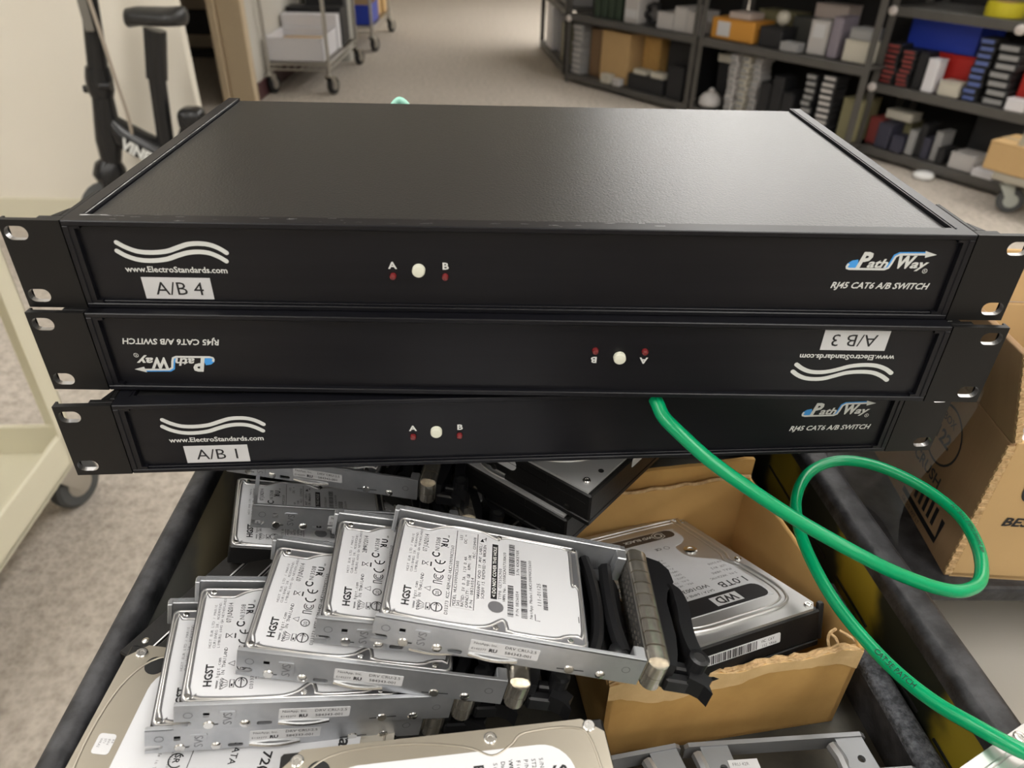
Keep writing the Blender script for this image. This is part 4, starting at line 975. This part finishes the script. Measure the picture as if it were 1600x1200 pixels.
caddy('grey metal drive caddy half hidden behind the nearest grey drive', (-.0100, -.1080, .7905), (0, 0, math.radians(11)))
# other caddies lie under these two: a flat grey pack keeps them off the floor
pk = thing('foam_pad', 'flat grey foam pad on the tray floor beneath the caddies', 'foam pad', (.09, -.16, FZ))
bm = BM()
for i in range(5):
    for j in range(3): box(bm, -.105+i*.043, -.064+i*.043, -.080+j*.05, -.033+j*.05, 0, .0245, .004, 2)
obj('pad', bm, mat('grey_fibre_foam', (.20, .19, .17), .95, 0, .1, noise=(150, .9, (.32, .30, .26)), bump=(250, .8, .002)), pk)

# ================================================================== background: cream utility cart at left
uc = thing('utility_cart', 'cream metal utility cart on casters at the left edge', 'cart', (-.955, .98, 0), (0, 0, math.radians(3)))
for x in (0, -.60):
    for y in (0, -.95):
        sx = 1 if x == 0 else -1; sy = 1 if y == 0 else -1
        bm = BM(); box(bm, min(x, x-sx*.004), max(x, x-sx*.004), min(y, y-sy*.05), max(y, y-sy*.05), .15, .98); box(bm, min(x, x-sx*.05), max(x, x-sx*.05), min(y, y-sy*.004), max(y, y-sy*.004), .15, .98)
        obj('corner_post', bm, M['cream'], uc)
        caster(uc, x-sx*.045, y-sy*.045, .062, .15, wm=M['tyre'], fm=M['wire'], ang=math.radians(70))
for z in (.135, .86):
    bm = BM(); box(bm, -.60, 0, -.95, 0, z, z+.012)
    for a in ((-.60, -.588, -.95, 0), (-.012, 0, -.95, 0), (-.60, 0, -.95, -.938), (-.60, 0, -.012, 0)): box(bm, *a, z, z+.085, .003, 1)
    obj('tray_shelf', bm, M['cream'], uc)

# ================================================================== black scooter with a seat, leaning by the partition
sc = thing('seated_scooter', 'black scooter with padded seat parked against the cream partition', 'scooter', (-1.45, 2.47, 0))
def S(x, z, y=0): return (x+1.45, y, z)
obj('front_wheel', lathe(BM(), [(.05, -.025), (.105, -.03), (.128, -.018), (.132, 0), (.128, .018), (.105, .03), (.05, .025)], 28, 'y', S(-1.53, .132)), M['tyre'], sc, True)
obj('rear_wheel', lathe(BM(), [(.05, -.025), (.105, -.03), (.128, -.018), (.132, 0), (.128, .018), (.105, .03), (.05, .025)], 28, 'y', S(-.80, .132)), M['tyre'], sc, True)
bm = BM(); tube(bm, [S(-1.36, 1.12), S(-1.405, .93), S(-1.43, .77), S(-1.448, .66)], [.020, .026, .032, .035], 14); o = obj('steering_column', bm, M['scooter'], sc, True)
obj('column_plate', bx(-.020, .012, -.040, -.034, -.05, .05, .004), mat('worn_grey_plate', (.16, .15, .13), .6), o, loc=S(-1.415, .845))
obj('handlebar', tube(BM(), [S(-1.36, 1.12, -.22), S(-1.36, 1.14, -.1), S(-1.36, 1.14, .1), S(-1.36, 1.12, .22)], .014, 10), M['scooter'], sc, True)
bm = BM(); tube(bm, [S(-1.448, .675), S(-1.452, .64), S(-1.456, .60), S(-1.458, .575)], [.040, .046, .046, .038], 14); cyl(bm, S(-1.515, .60), S(-1.44, .60), .014, n=10); cyl(bm, S(-1.44, .618, -.03), S(-1.40, .618, -.03), .016, n=10)
obj('folding_joint', bm, M['scooter'], sc, True)
bm = BM(); tube(bm, [S(-1.456, .585), S(-1.466, .50), S(-1.478, .42), S(-1.492, .34)], [.036, .043, .047, .036], 14); obj('head_tube', bm, M['scooter'], sc, True)
bm = BM(); tube(bm, [S(-1.45, .49), S(-1.415, .44), S(-1.36, .405), S(-1.28, .365), S(-1.12, .26), S(-1.05, .20)], [.03, .052, .054, .054, .046, .036], 14); o = obj('frame_neck', bm, M['scooter'], sc, True)
ik = Ink(); ik.text('VINER', 0, 0, .058, bold=.05, mi=0, sx=.85)
ca = math.atan2(.345-.43, -1.26+1.40)
ik.mesh('white_lettering', lambda x, y, z: S(-1.415+x*math.cos(ca)-y*math.sin(ca), .408+x*math.sin(ca)+y*math.cos(ca), -.056-z), 0, [M['print_white']], o)
bm = BM(); tube(bm, [S(-1.485, .35), S(-1.50, .32), S(-1.51, .285), S(-1.515, .265)], [.03, .055, .062, .05], 14); obj('front_fender', bm, M['scooter'], sc, True)
bm = BM()
for s in (-1, 1): tube(bm, [S(-1.505, .30, s*.045), S(-1.53, .132, s*.045)], .015, 8)
obj('fork', bm, M['scooter'], sc, True)
obj('deck', bx(.42, .62+.0, -.085, .085, .15, .205, .02), M['scooter'], sc)
bm = BM(); cyl(bm, S(-1.29, .20), S(-1.242, .672), .030, n=14); o = obj('seat_post', bm, M['scooter'], sc, True)
bm = BM(); cyl(bm, S(-1.246, .64), S(-1.214, .80), .036, .038, n=14); obj('post_sleeve', bm, M['scooter'], o, True)
bm = BM(); L = [(-1.305, .825, .010), (-1.295, .832, .040), (-1.26, .838, .052), (-1.21, .838, .062), (-1.16, .838, .080), (-1.125, .840, .082), (-1.105, .842, .05), (-1.098, .843, .012)]
rings = []
for x, z, wd_ in L:
    rings.append([bm.verts.new(S(x, z+.034*math.sin(a)*(1 if math.sin(a) > 0 else .8)*(min(1, wd_/.04)), wd_*math.cos(a))) for a in [2*math.pi*k/14 for k in range(14)]])
for a, b in zip(rings, rings[1:]):
    for k in range(14): bm.faces.new((a[k], a[(k+1) % 14], b[(k+1) % 14], b[k]))
bm.faces.new(rings[0]); bm.faces.new(rings[-1]); obj('saddle', bm, M['saddle'], sc, smooth='all')
bm = BM(); box(bm, .255, .345, -.05, .05, .455, .545, .03, 3); tube(bm, [S(-1.26, .30), S(-1.20, .42), S(-1.17, .48)], .025, 10); obj('shock_absorber', bm, M['scooter'], sc, True)
obj('brake_cable', tube(BM(), spline([S(-1.40, .93, -.03), S(-1.385, .80, -.04), S(-1.375, .66, -.04), S(-1.365, .52, -.04), S(-1.372, .43, -.03)], 5), .006, 6), mat('pale_cable', (.36, .31, .25), .6), sc, True)
bm = BM(); cyl(bm, S(-1.19, .16, .03), S(-1.16, .0, .12), .010, n=8); obj('kickstand', bm, M['scooter'], sc)

# ================================================================== chrome wire carts in the corridor
def wire_cart(label, x0, x1, y0, y1, zs, top, loc_rot=0):
    r = thing('wire_cart', label, 'wire cart', (x0, y0, 0), (0, 0, loc_rot), 'wire carts along the corridor wall')
    w_, d_ = x1-x0, y1-y0
    for x in (0, w_):
        for y in (0, d_):
            obj('post', cyl(BM(), (x, y, .14), (x, y, top), .0135, n=10), M['wire'], r, True)
            caster(r, x, y, .062, .15, ang=1.2, fm=M['wire'])
    for z in zs:
        bm = BM()
        for yy in (0, d_): tube(bm, [(0, yy, z), (w_, yy, z)], .007, 6); tube(bm, [(0, yy, z-.035), (w_, yy, z-.035)], .006, 6)
        for xx in (0, w_): tube(bm, [(xx, 0, z), (xx, d_, z)], .007, 6); tube(bm, [(xx, 0, z-.035), (xx, d_, z-.035)], .006, 6)
        n = int(d_/.03)
        for i in range(1, n): tube(bm, [(0, d_*i/n, z), (w_, d_*i/n, z)], .003, 4)
        for i in range(1, int(w_/.05)): 
            for yy in (0, d_): tube(bm, [(i*.05-.025, yy, z-.035), (i*.05, yy, z), ], .003, 4)
        obj('wire_shelf', bm, M['wire'], r)
    return r
wire_cart('nearest chrome wire cart, white tray on its low shelf', -1.66, -1.235, 5.22, 6.35, (.20, 1.1), 1.5)
wire_cart('second chrome wire cart further down the corridor', -1.66, -1.20, 7.0, 8.2, (.20, .9), 1.5)
def carton(label, loc, w_, d_, h, m, cat='cardboard box', name='carton', group=None, rz=0, tape=True, lab=None):
    """closed box: body, lid flaps, tape, label patch"""
    r = thing(name, label, cat, loc, (0, 0, rz), group)
    obj('box_body', bx(-w_/2, w_/2, -d_/2, d_/2, 0, h-.004, min(.006, h*.1), 1), m, r)
    bm = BM(); box(bm, -w_/2, w_/2, -d_/2, -.002, h-.006, h, .001, 1); box(bm, -w_/2, w_/2, .002, d_/2, h-.006, h, .001, 1); obj('lid', bm, m, r)
    if tape: obj('tape_strip', bx(-w_/2-.001, w_/2+.001, -.022, .022, h-.003, h+.001), mat('tan_tape', (.45, .33, .18), .35), r)
    if lab: obj('label_patch', bx(lab[0]*w_, lab[1]*w_, -d_/2-.0015, -d_/2, lab[2]*h, lab[3]*h), M['sticker'], r)
    return r
def open_bin(label, loc, w_, d_, h, m, cat='storage bin', name='storage_bin', rz=0, t=.004, flare=.0):
    r = thing(name, label, cat, loc, (0, 0, rz))
    obj('base', bx(-w_/2, w_/2, -d_/2, d_/2, 0, t), m, r)
    for a in ((-w_/2, w_/2, -d_/2, -d_/2+t), (-w_/2, w_/2, d_/2-t, d_/2), (-w_/2, -w_/2+t, -d_/2, d_/2), (w_/2-t, w_/2, -d_/2, d_/2)): obj('side', bx(*a, 0, h), m, r)
    bm = BM(); tube(bm, [(p[0], p[1], h) for p in rrect(-w_/2, w_/2, -d_/2, d_/2, .006, 2)], .006, 6, True); obj('rolled_rim', bm, m, r)
    return r
white = mat('white_card', (.72, .71, .74), .6); blue = mat('blue_plastic', (.02, .05, .42), .4); dark = mat('dark_plastic', (.018, .018, .02), .6)
open_bin('white tray box with tan lining on the nearest wire cart', (-1.475, 5.52, .21), .40, .50, .15, white, name='tray_box')
carton('tan flat carton lying in the white tray box', (-1.47, 5.50, .216), .34, .40, .10, M['card2'])
carton('white flat box standing behind the tan carton in the tray', (-1.475, 5.85, .21), .42, .12, .24, white, tape=False)
carton('black flat box on the tray behind the white box', (-1.47, 6.05, .21), .42, .20, .27, dark, cat='box', tape=False)
carton('black case at the back of the nearest wire cart', (-1.42, 6.22, .21), .3, .16, .40, dark, cat='case', name='equipment_case', tape=False)
open_bin('blue plastic bin on the second wire cart', (-1.40, 7.35, .21), .36, .5, .16, blue)
carton('tan cardboard box above the blue bin on the second wire cart', (-1.42, 7.75, .21), .36, .36, .34, M['card2'])
carton('tall tan carton at the far end of the second wire cart', (-1.33, 8.08, .21), .22, .20, .62, M['card2'])
# wrapped pallet against the wall
pw = thing('wrapped_pallet', 'pale shrouded stack standing against the corridor wall behind the wire cart', 'pallet', (-1.50, 6.67, 0))
bm = BM(); N = 24; prev = None; rr = random.Random(4)
for zi in range(9):
    z = zi*.19; ring = [bm.verts.new(((.17+.015*math.sin(k*2.1+zi))*max(-1, min(1, 1.35*math.cos(2*math.pi*k/N))), (.17+.012*math.cos(k*1.7+zi))*max(-1, min(1, 1.35*math.sin(2*math.pi*k/N))), z)) for k in range(N)]
    if prev:
        for k in range(N): bm.faces.new((prev[k], prev[(k+1) % N], ring[(k+1) % N], ring[k]))
    prev = ring
bm.faces.new(prev); obj('shroud', bm, mat('pale_shroud', (.42, .41, .37), .5), pw, smooth='all')
# things glimpsed through the doorway
dr = thing('storage_shelf', 'low beige shelf with black cases seen through the doorway', 'shelf', (-2.75, 6.9, 0))
for z in (.16, .46): obj('board', bx(-.5, .65, -.2, .2, z-.10, z, .004), mat('beige_board', (.42, .35, .27), .6), dr)
for x in (-.48, .62): obj('upright', bx(x, x+.03, -.2, .2, 0, 1.2), mat('beige_board', (.42, .35, .27), .6), dr)
carton('black case on the upper board through the doorway', (-2.62, 6.85, .46), .62, .3, .55, dark, cat='case', name='equipment_case', tape=False)
carton('black case under the boards through the doorway', (-2.55, 6.62, .0), .55, .14, .06, dark, cat='case', name='equipment_case', tape=False)
carton('dark case on the lower board through the doorway', (-2.62, 6.85, .16), .5, .3, .19, dark, cat='case', name='equipment_case', tape=False)

# ================================================================== steel shelving with salvaged parts
def rack(name_label, A, ang, width, depth, zs, top, posts=None, caps=()):
    r = thing('steel_rack', name_label, 'shelving rack', (A[0], A[1], 0), (0, 0, ang), 'steel shelving racks')
    for u in (posts or (0, width)):
        for v in (0, depth):
            bm = BM(); box(bm, u-.02, u+.02, v-.002, v+.002, 0, top); box(bm, u-.02, u-.016, v-.002, v+.038, 0, top)
            for k in range(int(top/.05)): box(bm, u-.006, u+.006, v-.0045, v-.002, .03+k*.05, .05+k*.05)
            obj('post', bm, M['steel'], r)
    for z in zs:
        bm = BM(); box(bm, -.02, width+.02, 0, depth, z-.008, z)
        box(bm, -.02, width+.02, -.003, 0, z-.042, z+.002, .001, 1); box(bm, -.02, width+.02, depth, depth+.003, z-.042, z+.002)
        obj('shelf_deck', bm, M['steel'], r)
    obj('back_panel', bx(-.02 if not caps or len(caps) < 2 else -.30, width+.02, depth+.003, depth+.006, 0, top), mat('dark_depth_sheet', (.02, .019, .018), .95), r)  # dark sheet added to give the dark depth behind the shelved items
    for u, z in caps:
        obj('joint_cap', lathe(BM(), [(.024, 0), (.022, .012), (.010, .018)], 14, 'y', (0, 0, 0)), mat('pale_cap', (.62, .57, .54), .5), r, True, loc=(u, -.004, z), rot=(0, 0, math.pi))
    return r
R1 = (.5017, 5.854); a1 = math.atan2(-.80917, .58758); R3 = (2.0533, 3.9518); a3 = math.atan2(-.85, .52677)
rack('steel shelving rack with orange box, second from the right', (R1[0]+1.305*.58758, R1[1]-1.305*.80917), a1, 1.16, .46, (.065, .485, .95), 1.9)
rack('steel shelving rack with cardboard box low down, left of the row', R1, a1, 1.25, .46, (.065, .485, .95), 1.9, caps=((.0, .455),))
rack('nearest steel shelving rack at right with blue and red bins', R3, a3, .86, .46, (.065, .395, .775, 1.25), 1.9, caps=((0, .375), (0, .755), (.66, .745)))
R0 = (.36, 7.42); a0 = math.atan2(-.995, .1)
rack('steel shelving rack end on at the far left of the row', R0, a0, 1.30, .34, (.065, .485, .95), 1.9)
def W_(rk, u, v):
    A, a = {1: (R1, a1), 3: (R3, a3), 0: (R0, a0)}[rk]
    return A[0]+u*math.cos(a)-v*math.sin(a), A[1]+u*math.sin(a)+v*math.cos(a), a
col = lambda n, c, r=.5: mat(n, c, r)
def put(rk, label, u0, u1, z0, z1, v=.05, d=.2, c=None, cat='box', name='parts_box', lab=None, tape=False):
    x, y, a = W_(rk, (u0+u1)/2, v+d/2)
    return carton(label, (x, y, z0), u1-u0, d, z1-z0, c, cat, name, rz=a, tape=tape, lab=lab)
def pile(rk, what, cat, name, u0, u1, z0, z1, n, m1, m2, v=.04, d=.13, jit=.006, group=None):
    """stack of separate bricks, each with a band"""
    h = (z1-z0)/n; w_ = u1-u0; rr = random.Random(int(u0*1000)+n)
    me1 = me2 = None
    for k in range(n):
        x, y, a = W_(rk, (u0+u1)/2+rr.uniform(-jit, jit), v+d/2+rr.uniform(-jit, jit))
        r = thing(name, (ORD[k]+' '+what) if k else 'lowest '+what, cat, (x, y, z0+k*h), (0, 0, a+rr.uniform(-.06, .06)), group)
        if me1 is None:
            o1 = obj('case', bx(-w_/2, w_/2, -d/2, d/2, 0, h*.97, h*.22, 2), m1, r); me1 = o1.data
            o2 = obj('end_band', bx(-w_*.38, w_*.38, -d/2-.002, -d/2, h*.2, h*.75), m2, r); me2 = o2.data
        else:
            for nm, me in (('case', me1), ('end_band', me2)):
                o = bpy.data.objects.new(nm, me); COL.objects.link(o); o.parent = r
grey = col('grey_plastic', (.30, .30, .30)); lgrey = col('light_grey_card', (.50, .48, .47)); tanw = col('warm_white_plastic', (.55, .52, .44)); orange = col('orange_card', (.62, .29, .05)); pink = col('pinkish_card', (.50, .42, .38)); red = col('red_plastic', (.48, .02, .015)); redl = col('dull_red', (.25, .05, .045)); yellow = col('yellow_plastic', (.58, .50, .02)); blueb = col('blue_band', (.10, .14, .35)); purple = col('mauve_card', (.24, .21, .25)); khaki = col('khaki_card', (.22, .20, .11)); green = col('dark_green_board', (.03, .05, .03)); navy = col('navy_plastic', (.045, .045, .07))
S1, S2 = .066, .486
# left rack
pile(1, 'from the bottom in the grey adapter stack by the left post', 'adapter', 'power_adapter', .0, .12, S1, .42, 9, grey, lgrey, group='grey adapters stacked by the left post')
put(1, 'brown slotted carton next to the grey adapter stack', .145, .26, S1, .40, .10, .2, col('dark_brown_card', (.20, .12, .06)))
put(1, 'large orange tan cardboard box on the low shelf of the left rack', .30, .60, S1, .41, .07, .30, M['card2'], 'cardboard box', 'carton', tape=True)
put(1, 'shaded cardboard box behind and right of the large tan box', .63, .80, S1, .40, .18, .25, M['card'], 'cardboard box', 'carton', tape=True)
put(1, 'white adapter in front of the large tan box', .40, .50, S1, .13, -.01, .06, tanw, 'adapter', 'power_adapter')
put(1, 'pale adapter right of the white one on the low shelf', .53, .60, S1, .115, -.01, .06, lgrey, 'adapter', 'power_adapter')
put(1, 'black equipment box at the back right of the low shelf', .86, 1.15, S1, .40, .20, .22, dark, name='equipment_box')
put(1, 'black tray of adapters on the low shelf of the left rack', .66, 1.0, S1, .17, .02, .16, dark, name='parts_tray')
put(1, 'white adapter lying on the black tray at left', .70, .82, .172, .205, .03, .08, tanw, 'adapter', 'power_adapter')
put(1, 'grey white adapter lying on the black tray at right', .87, .99, .172, .21, .03, .08, tanw, 'adapter', 'power_adapter')
put(1, 'black brick at the right end of the low shelf, left rack', 1.03, 1.17, S1, .28, .03, .12, dark, 'adapter', 'power_adapter')
for k in range(4): put(1, ('left', 'second', 'third', 'right')[k]+' dark green circuit module standing on the middle shelf', .20+k*.075, .26+k*.075, S2, .66, .06, .25, green, 'circuit module', 'circuit_module')
put(1, 'white upright carton on the middle shelf of the left rack', .53, .67, S2, .665, .05, .2, lgrey, lab=(-.4, .4, .2, .5))
x, y, a = W_(1, .755, .12); tag(obj('cable_coil', tube(BM(), [(.06*math.cos(t), .015*math.sin(t*7), .065+.06*math.sin(t)) for t in [2*math.pi*i/40 for i in range(40)]], .014, 8, True), dark, smooth='all', loc=(x, y, S2+.012), rot=(0, 0, a)), 'black coiled cable between the white and grey cartons', 'cable coil')
put(1, 'low pale grey carton on the middle shelf', .85, 1.00, S2, .59, .05, .2, lgrey)
put(1, 'taller pale grey carton in the middle of the three grey ones', 1.005, 1.11, S2, .635, .05, .2, lgrey)
put(1, 'rightmost pale grey carton on the middle shelf of the left rack', 1.115, 1.22, S2, .62, .05, .2, lgrey)
# middle rack
put(1, 'orange box with a white label on the middle rack', 1.33, 1.66, S2+.004, .61, .05, .2, orange, lab=(-.35, -.05, .15, .85))
put(1, 'khaki box behind the orange box', 1.5, 1.78, S2+.004, .66, .28, .15, khaki)
put(1, 'pinkish flat box lying on the orange box', 1.44, 1.60, .612, .65, .07, .14, pink)
put(1, 'black module right of the orange box', 1.70, 1.86, S2+.004, .60, .05, .15, dark, name='equipment_box')
put(1, 'charcoal box tilted behind the black module', 1.80, 1.98, S2+.004, .655, .22, .12, col('charcoal', (.06, .06, .055)), name='equipment_box')
put(1, 'pinkish grey carton at the back of the middle rack', 1.88, 2.10, S2+.004, .73, .30, .14, pink)
put(1, 'pale mauve white box with print in the middle rack', 2.02, 2.14, S2+.004, .67, .08, .14, lgrey, lab=(-.3, .3, .5, .9))
put(1, 'slim mauve box standing beside the pale box', 2.165, 2.225, S2+.004, .70, .06, .16, purple)
put(1, 'low white box at the right end of the middle rack', 2.27, 2.42, S2+.004, .60, .05, .15, tanw)
put(1, 'grey box on top of the low white box', 2.28, 2.41, .602, .66, .06, .13, grey)
put(1, 'small grey lumps of adapters before the pinkish carton', 1.88, 2.0, S2+.004, .54, .02, .08, grey, 'adapter', 'power_adapter')
x, y, a = W_(1, 1.78, .15); tag(obj('white_ball', lathe(BM(), [(.012, 0), (.034, .02), (.042, .045), (.034, .07), (.012, .085)], 16, 'z'), tanw, smooth='all', loc=(x, y, .601)), 'round white cap on top of the black module', 'cap')
put(1, 'black carton at the left of the low shelf, middle rack', 1.35, 1.48, S1+.004, .34, .16, .22, dark, name='equipment_box')
put(1, 'yellowish white adapter on the black carton', 1.35, 1.47, .342, .39, .14, .10, tanw, 'adapter', 'power_adapter')
x, y, a = W_(1, 1.40, .07); r = thing('white_bag', 'white plastic bag slumped on the low shelf', 'bag', (x, y, S1+.004), (0, 0, a)); obj('sack', lathe(BM(), [(.05, 0), (.075, .02), (.072, .06), (.05, .085), (.02, .10), (.024, .108)], 14, 'z'), lgrey, r, True); obj('knot', lathe(BM(), [(.014, .10), (.018, .112), (.008, .122)], 10, 'z'), lgrey, r, True)
for j in range(3): pile(1, 'from the bottom in the '+('left', 'middle', 'right')[j]+' column of beige slabs', 'adapter', 'beige_adapter', 1.525+j*.075, 1.585+j*.075, S1+.004, .42, 10, tanw if j == 1 else lgrey, grey, v=.05+.02*j, d=.12, group='beige slabs in columns')
for j in range(3): put(1, ('left', 'middle', 'right')[j]+' black brick in the heap right of the beige columns', 1.79+j*.085, 1.865+j*.085, S1+.004, (.30, .35, .27)[j], .04, .14, dark, 'adapter', 'power_adapter')
pile(1, 'from the bottom in the slim black adapter stack', 'adapter', 'black_adapter', 2.085, 2.16, S1+.004, .40, 9, dark, grey, group='black adapters in two stacks')
pile(1, 'from the bottom in the wide black adapter stack', 'adapter', 'black_adapter', 2.195, 2.29, S1+.004, .41, 10, dark, lgrey, group='black adapters in two stacks')
put(1, 'khaki carton right of the wide black adapter stack', 2.32, 2.44, S1+.004, .30, .10, .2, khaki)
# right rack
open_bin('blue plastic bin on the middle shelf of the right rack', (*W_(3, .22, .27)[:2], .58), .38, .24, .165, blue, rz=a3)
open_bin('red plastic bin below the blue bin', (*W_(3, .31, .25)[:2], .398), .24, .22, .175, red, rz=a3)
pile(3, 'from the bottom in the left red banded battery stack', 'battery', 'battery_pack', -.0, .085, .397, .60, 8, dark, redl, v=.03, d=.12, group='red banded batteries in two stacks')
pile(3, 'from the bottom in the right red banded battery stack', 'battery', 'battery_pack', .10, .175, .397, .58, 8, dark, redl, v=.03, d=.12, group='red banded batteries in two stacks')
put(3, 'black book shaped case beside the batteries', .19, .24, .397, .58, .04, .14, dark, 'case', 'equipment_case')
put(3, 'narrow white box leaning before the red bin', .258, .32, .397, .56, .02, .08, white)
put(3, 'pale lump of adapters right of the white box', .35, .46, .397, .47, .02, .1, tanw, 'adapter', 'power_adapter')
pile(3, 'from the bottom in the blue banded battery stack', 'battery', 'battery_pack', .475, .555, .397, .69, 9, dark, blueb, v=.03, d=.12, group='blue banded batteries')
pile(3, 'from the bottom in the broad black battery stack', 'battery', 'battery_pack', .575, .69, .397, .68, 7, dark, grey, v=.03, d=.14, group='broad black batteries')
put(3, 'dark red box at the right of the battery stacks', .705, .86, .397, .57, .08, .2, red)
put(3, 'white box right of the broad battery stack', .71, .80, .397, .455, .0, .07, white)
x, y, a = W_(3, .50, .12); r = thing('tape_roll', 'bright yellow roll on the top shelf of the right rack', 'tape', (x, y, .778), (0, 0, a)); obj('roll', lathe(BM(), [(.05, 0), (.085, 0), (.088, .03), (.085, .062), (.05, .062)], 24, 'z'), yellow, r, True); obj('core', lathe(BM(), [(.045, -.0), (.049, .0), (.049, .0635), (.045, .0635)], 20, 'z'), M['card2'], r, True)
put(3, 'khaki box behind the yellow roll', .42, .62, .777, .90, .25, .15, khaki)
put(3, 'dull red box at the left of the lowest shelf', .0, .075, .067, .21, .06, .14, redl)
put(3, 'navy black adapter next to the dull red box', .085, .17, .067, .20, .02, .12, navy, 'adapter', 'power_adapter')
put(3, 'white rounded adapter on the navy ones', .06, .22, .212, .26, .10, .10, tanw, 'adapter', 'power_adapter')
put(3, 'khaki box under the white rounded adapter', .08, .20, .067, .21, .15, .12, khaki)
put(3, 'second navy adapter on the lowest shelf', .19, .26, .067, .155, .01, .1, navy, 'adapter', 'power_adapter')
for j in range(5): put(3, ('first', 'second', 'third', 'fourth', 'fifth')[j]+' grey black adapter from the left in the lowest shelf heap', .27+j*.045, .31+j*.045, .067, (.20, .24, .18, .22, .15)[j], .03+.02*(j % 2), .12, (grey, dark, navy, grey, dark)[j], 'adapter', 'power_adapter')
x, y, a = W_(3, .47, -.06); tag(obj('white_disc', lathe(BM(), [(.03, 0), (.052, .004), (.055, .02), (.045, .034), (.012, .038)], 20, 'z'), mat('white_gloss', (.75, .75, .75), .2), smooth='all', loc=(x, y, .0)), 'shiny white round device on the carpet before the rack', 'device')
put(3, 'grey plastic bag of parts on the lowest shelf', .53, .66, .067, .15, .02, .14, lgrey, 'bag', 'parts_bag')
put(3, 'flat white box at the right of the lowest shelf', .67, .78, .067, .105, .0, .12, white)
put(3, 'dark deep carton at the back of the lowest shelf', .50, .80, .067, .32, .22, .2, dark, name='equipment_box')
# end on rack
put(0, 'khaki carton at the near end of the end on rack', 1.0, 1.22, S1, .36, .03, .2, khaki)
put(0, 'navy carton next to the khaki one on the end on rack', .78, .97, S1, .40, .05, .2, navy)
put(0, 'tall white sheet box at the far end of the end on rack', .25, .55, S1, .47, .02, .15, white)
put(0, 'grey heap of parts on the middle shelf of the end on rack', .6, 1.15, S2, .60, .05, .2, grey)
# ================================================================== trolley with a carton at the far right
tr = thing('platform_trolley', 'pale steel trolley on grey casters at the right edge', 'trolley', (2.30, 3.06, 0), (0, 0, a3))
pal = mat('pale_steel', (.45, .42, .35), .45, .4)
obj('platform', bx(0, .80, 0, .48, .15, .185, .006), pal, tr)
for x, y in ((.06, .06), (.74, .06), (.06, .42), (.74, .42)): caster(tr, x, y, .06, .15, fm=mat('pale_caster', (.42, .44, .40), .5), wm=M['tyre'], ang=.6)
obj('push_handle', tube(BM(), [(.04, .03, .18), (.10, .03, .55), (.16, .03, .95), (.16, .45, .95), (.10, .45, .55), (.04, .45, .18)], .016, 8), pal, tr, True)
carton('tan carton riding on the trolley at the right edge', (2.426, 3.065, .186), .24, .22, .13, M['card2'], rz=a3)
carton('upright tan carton behind on the trolley', (2.659, 2.974, .186), .16, .22, .28, M['card2'], rz=a3)
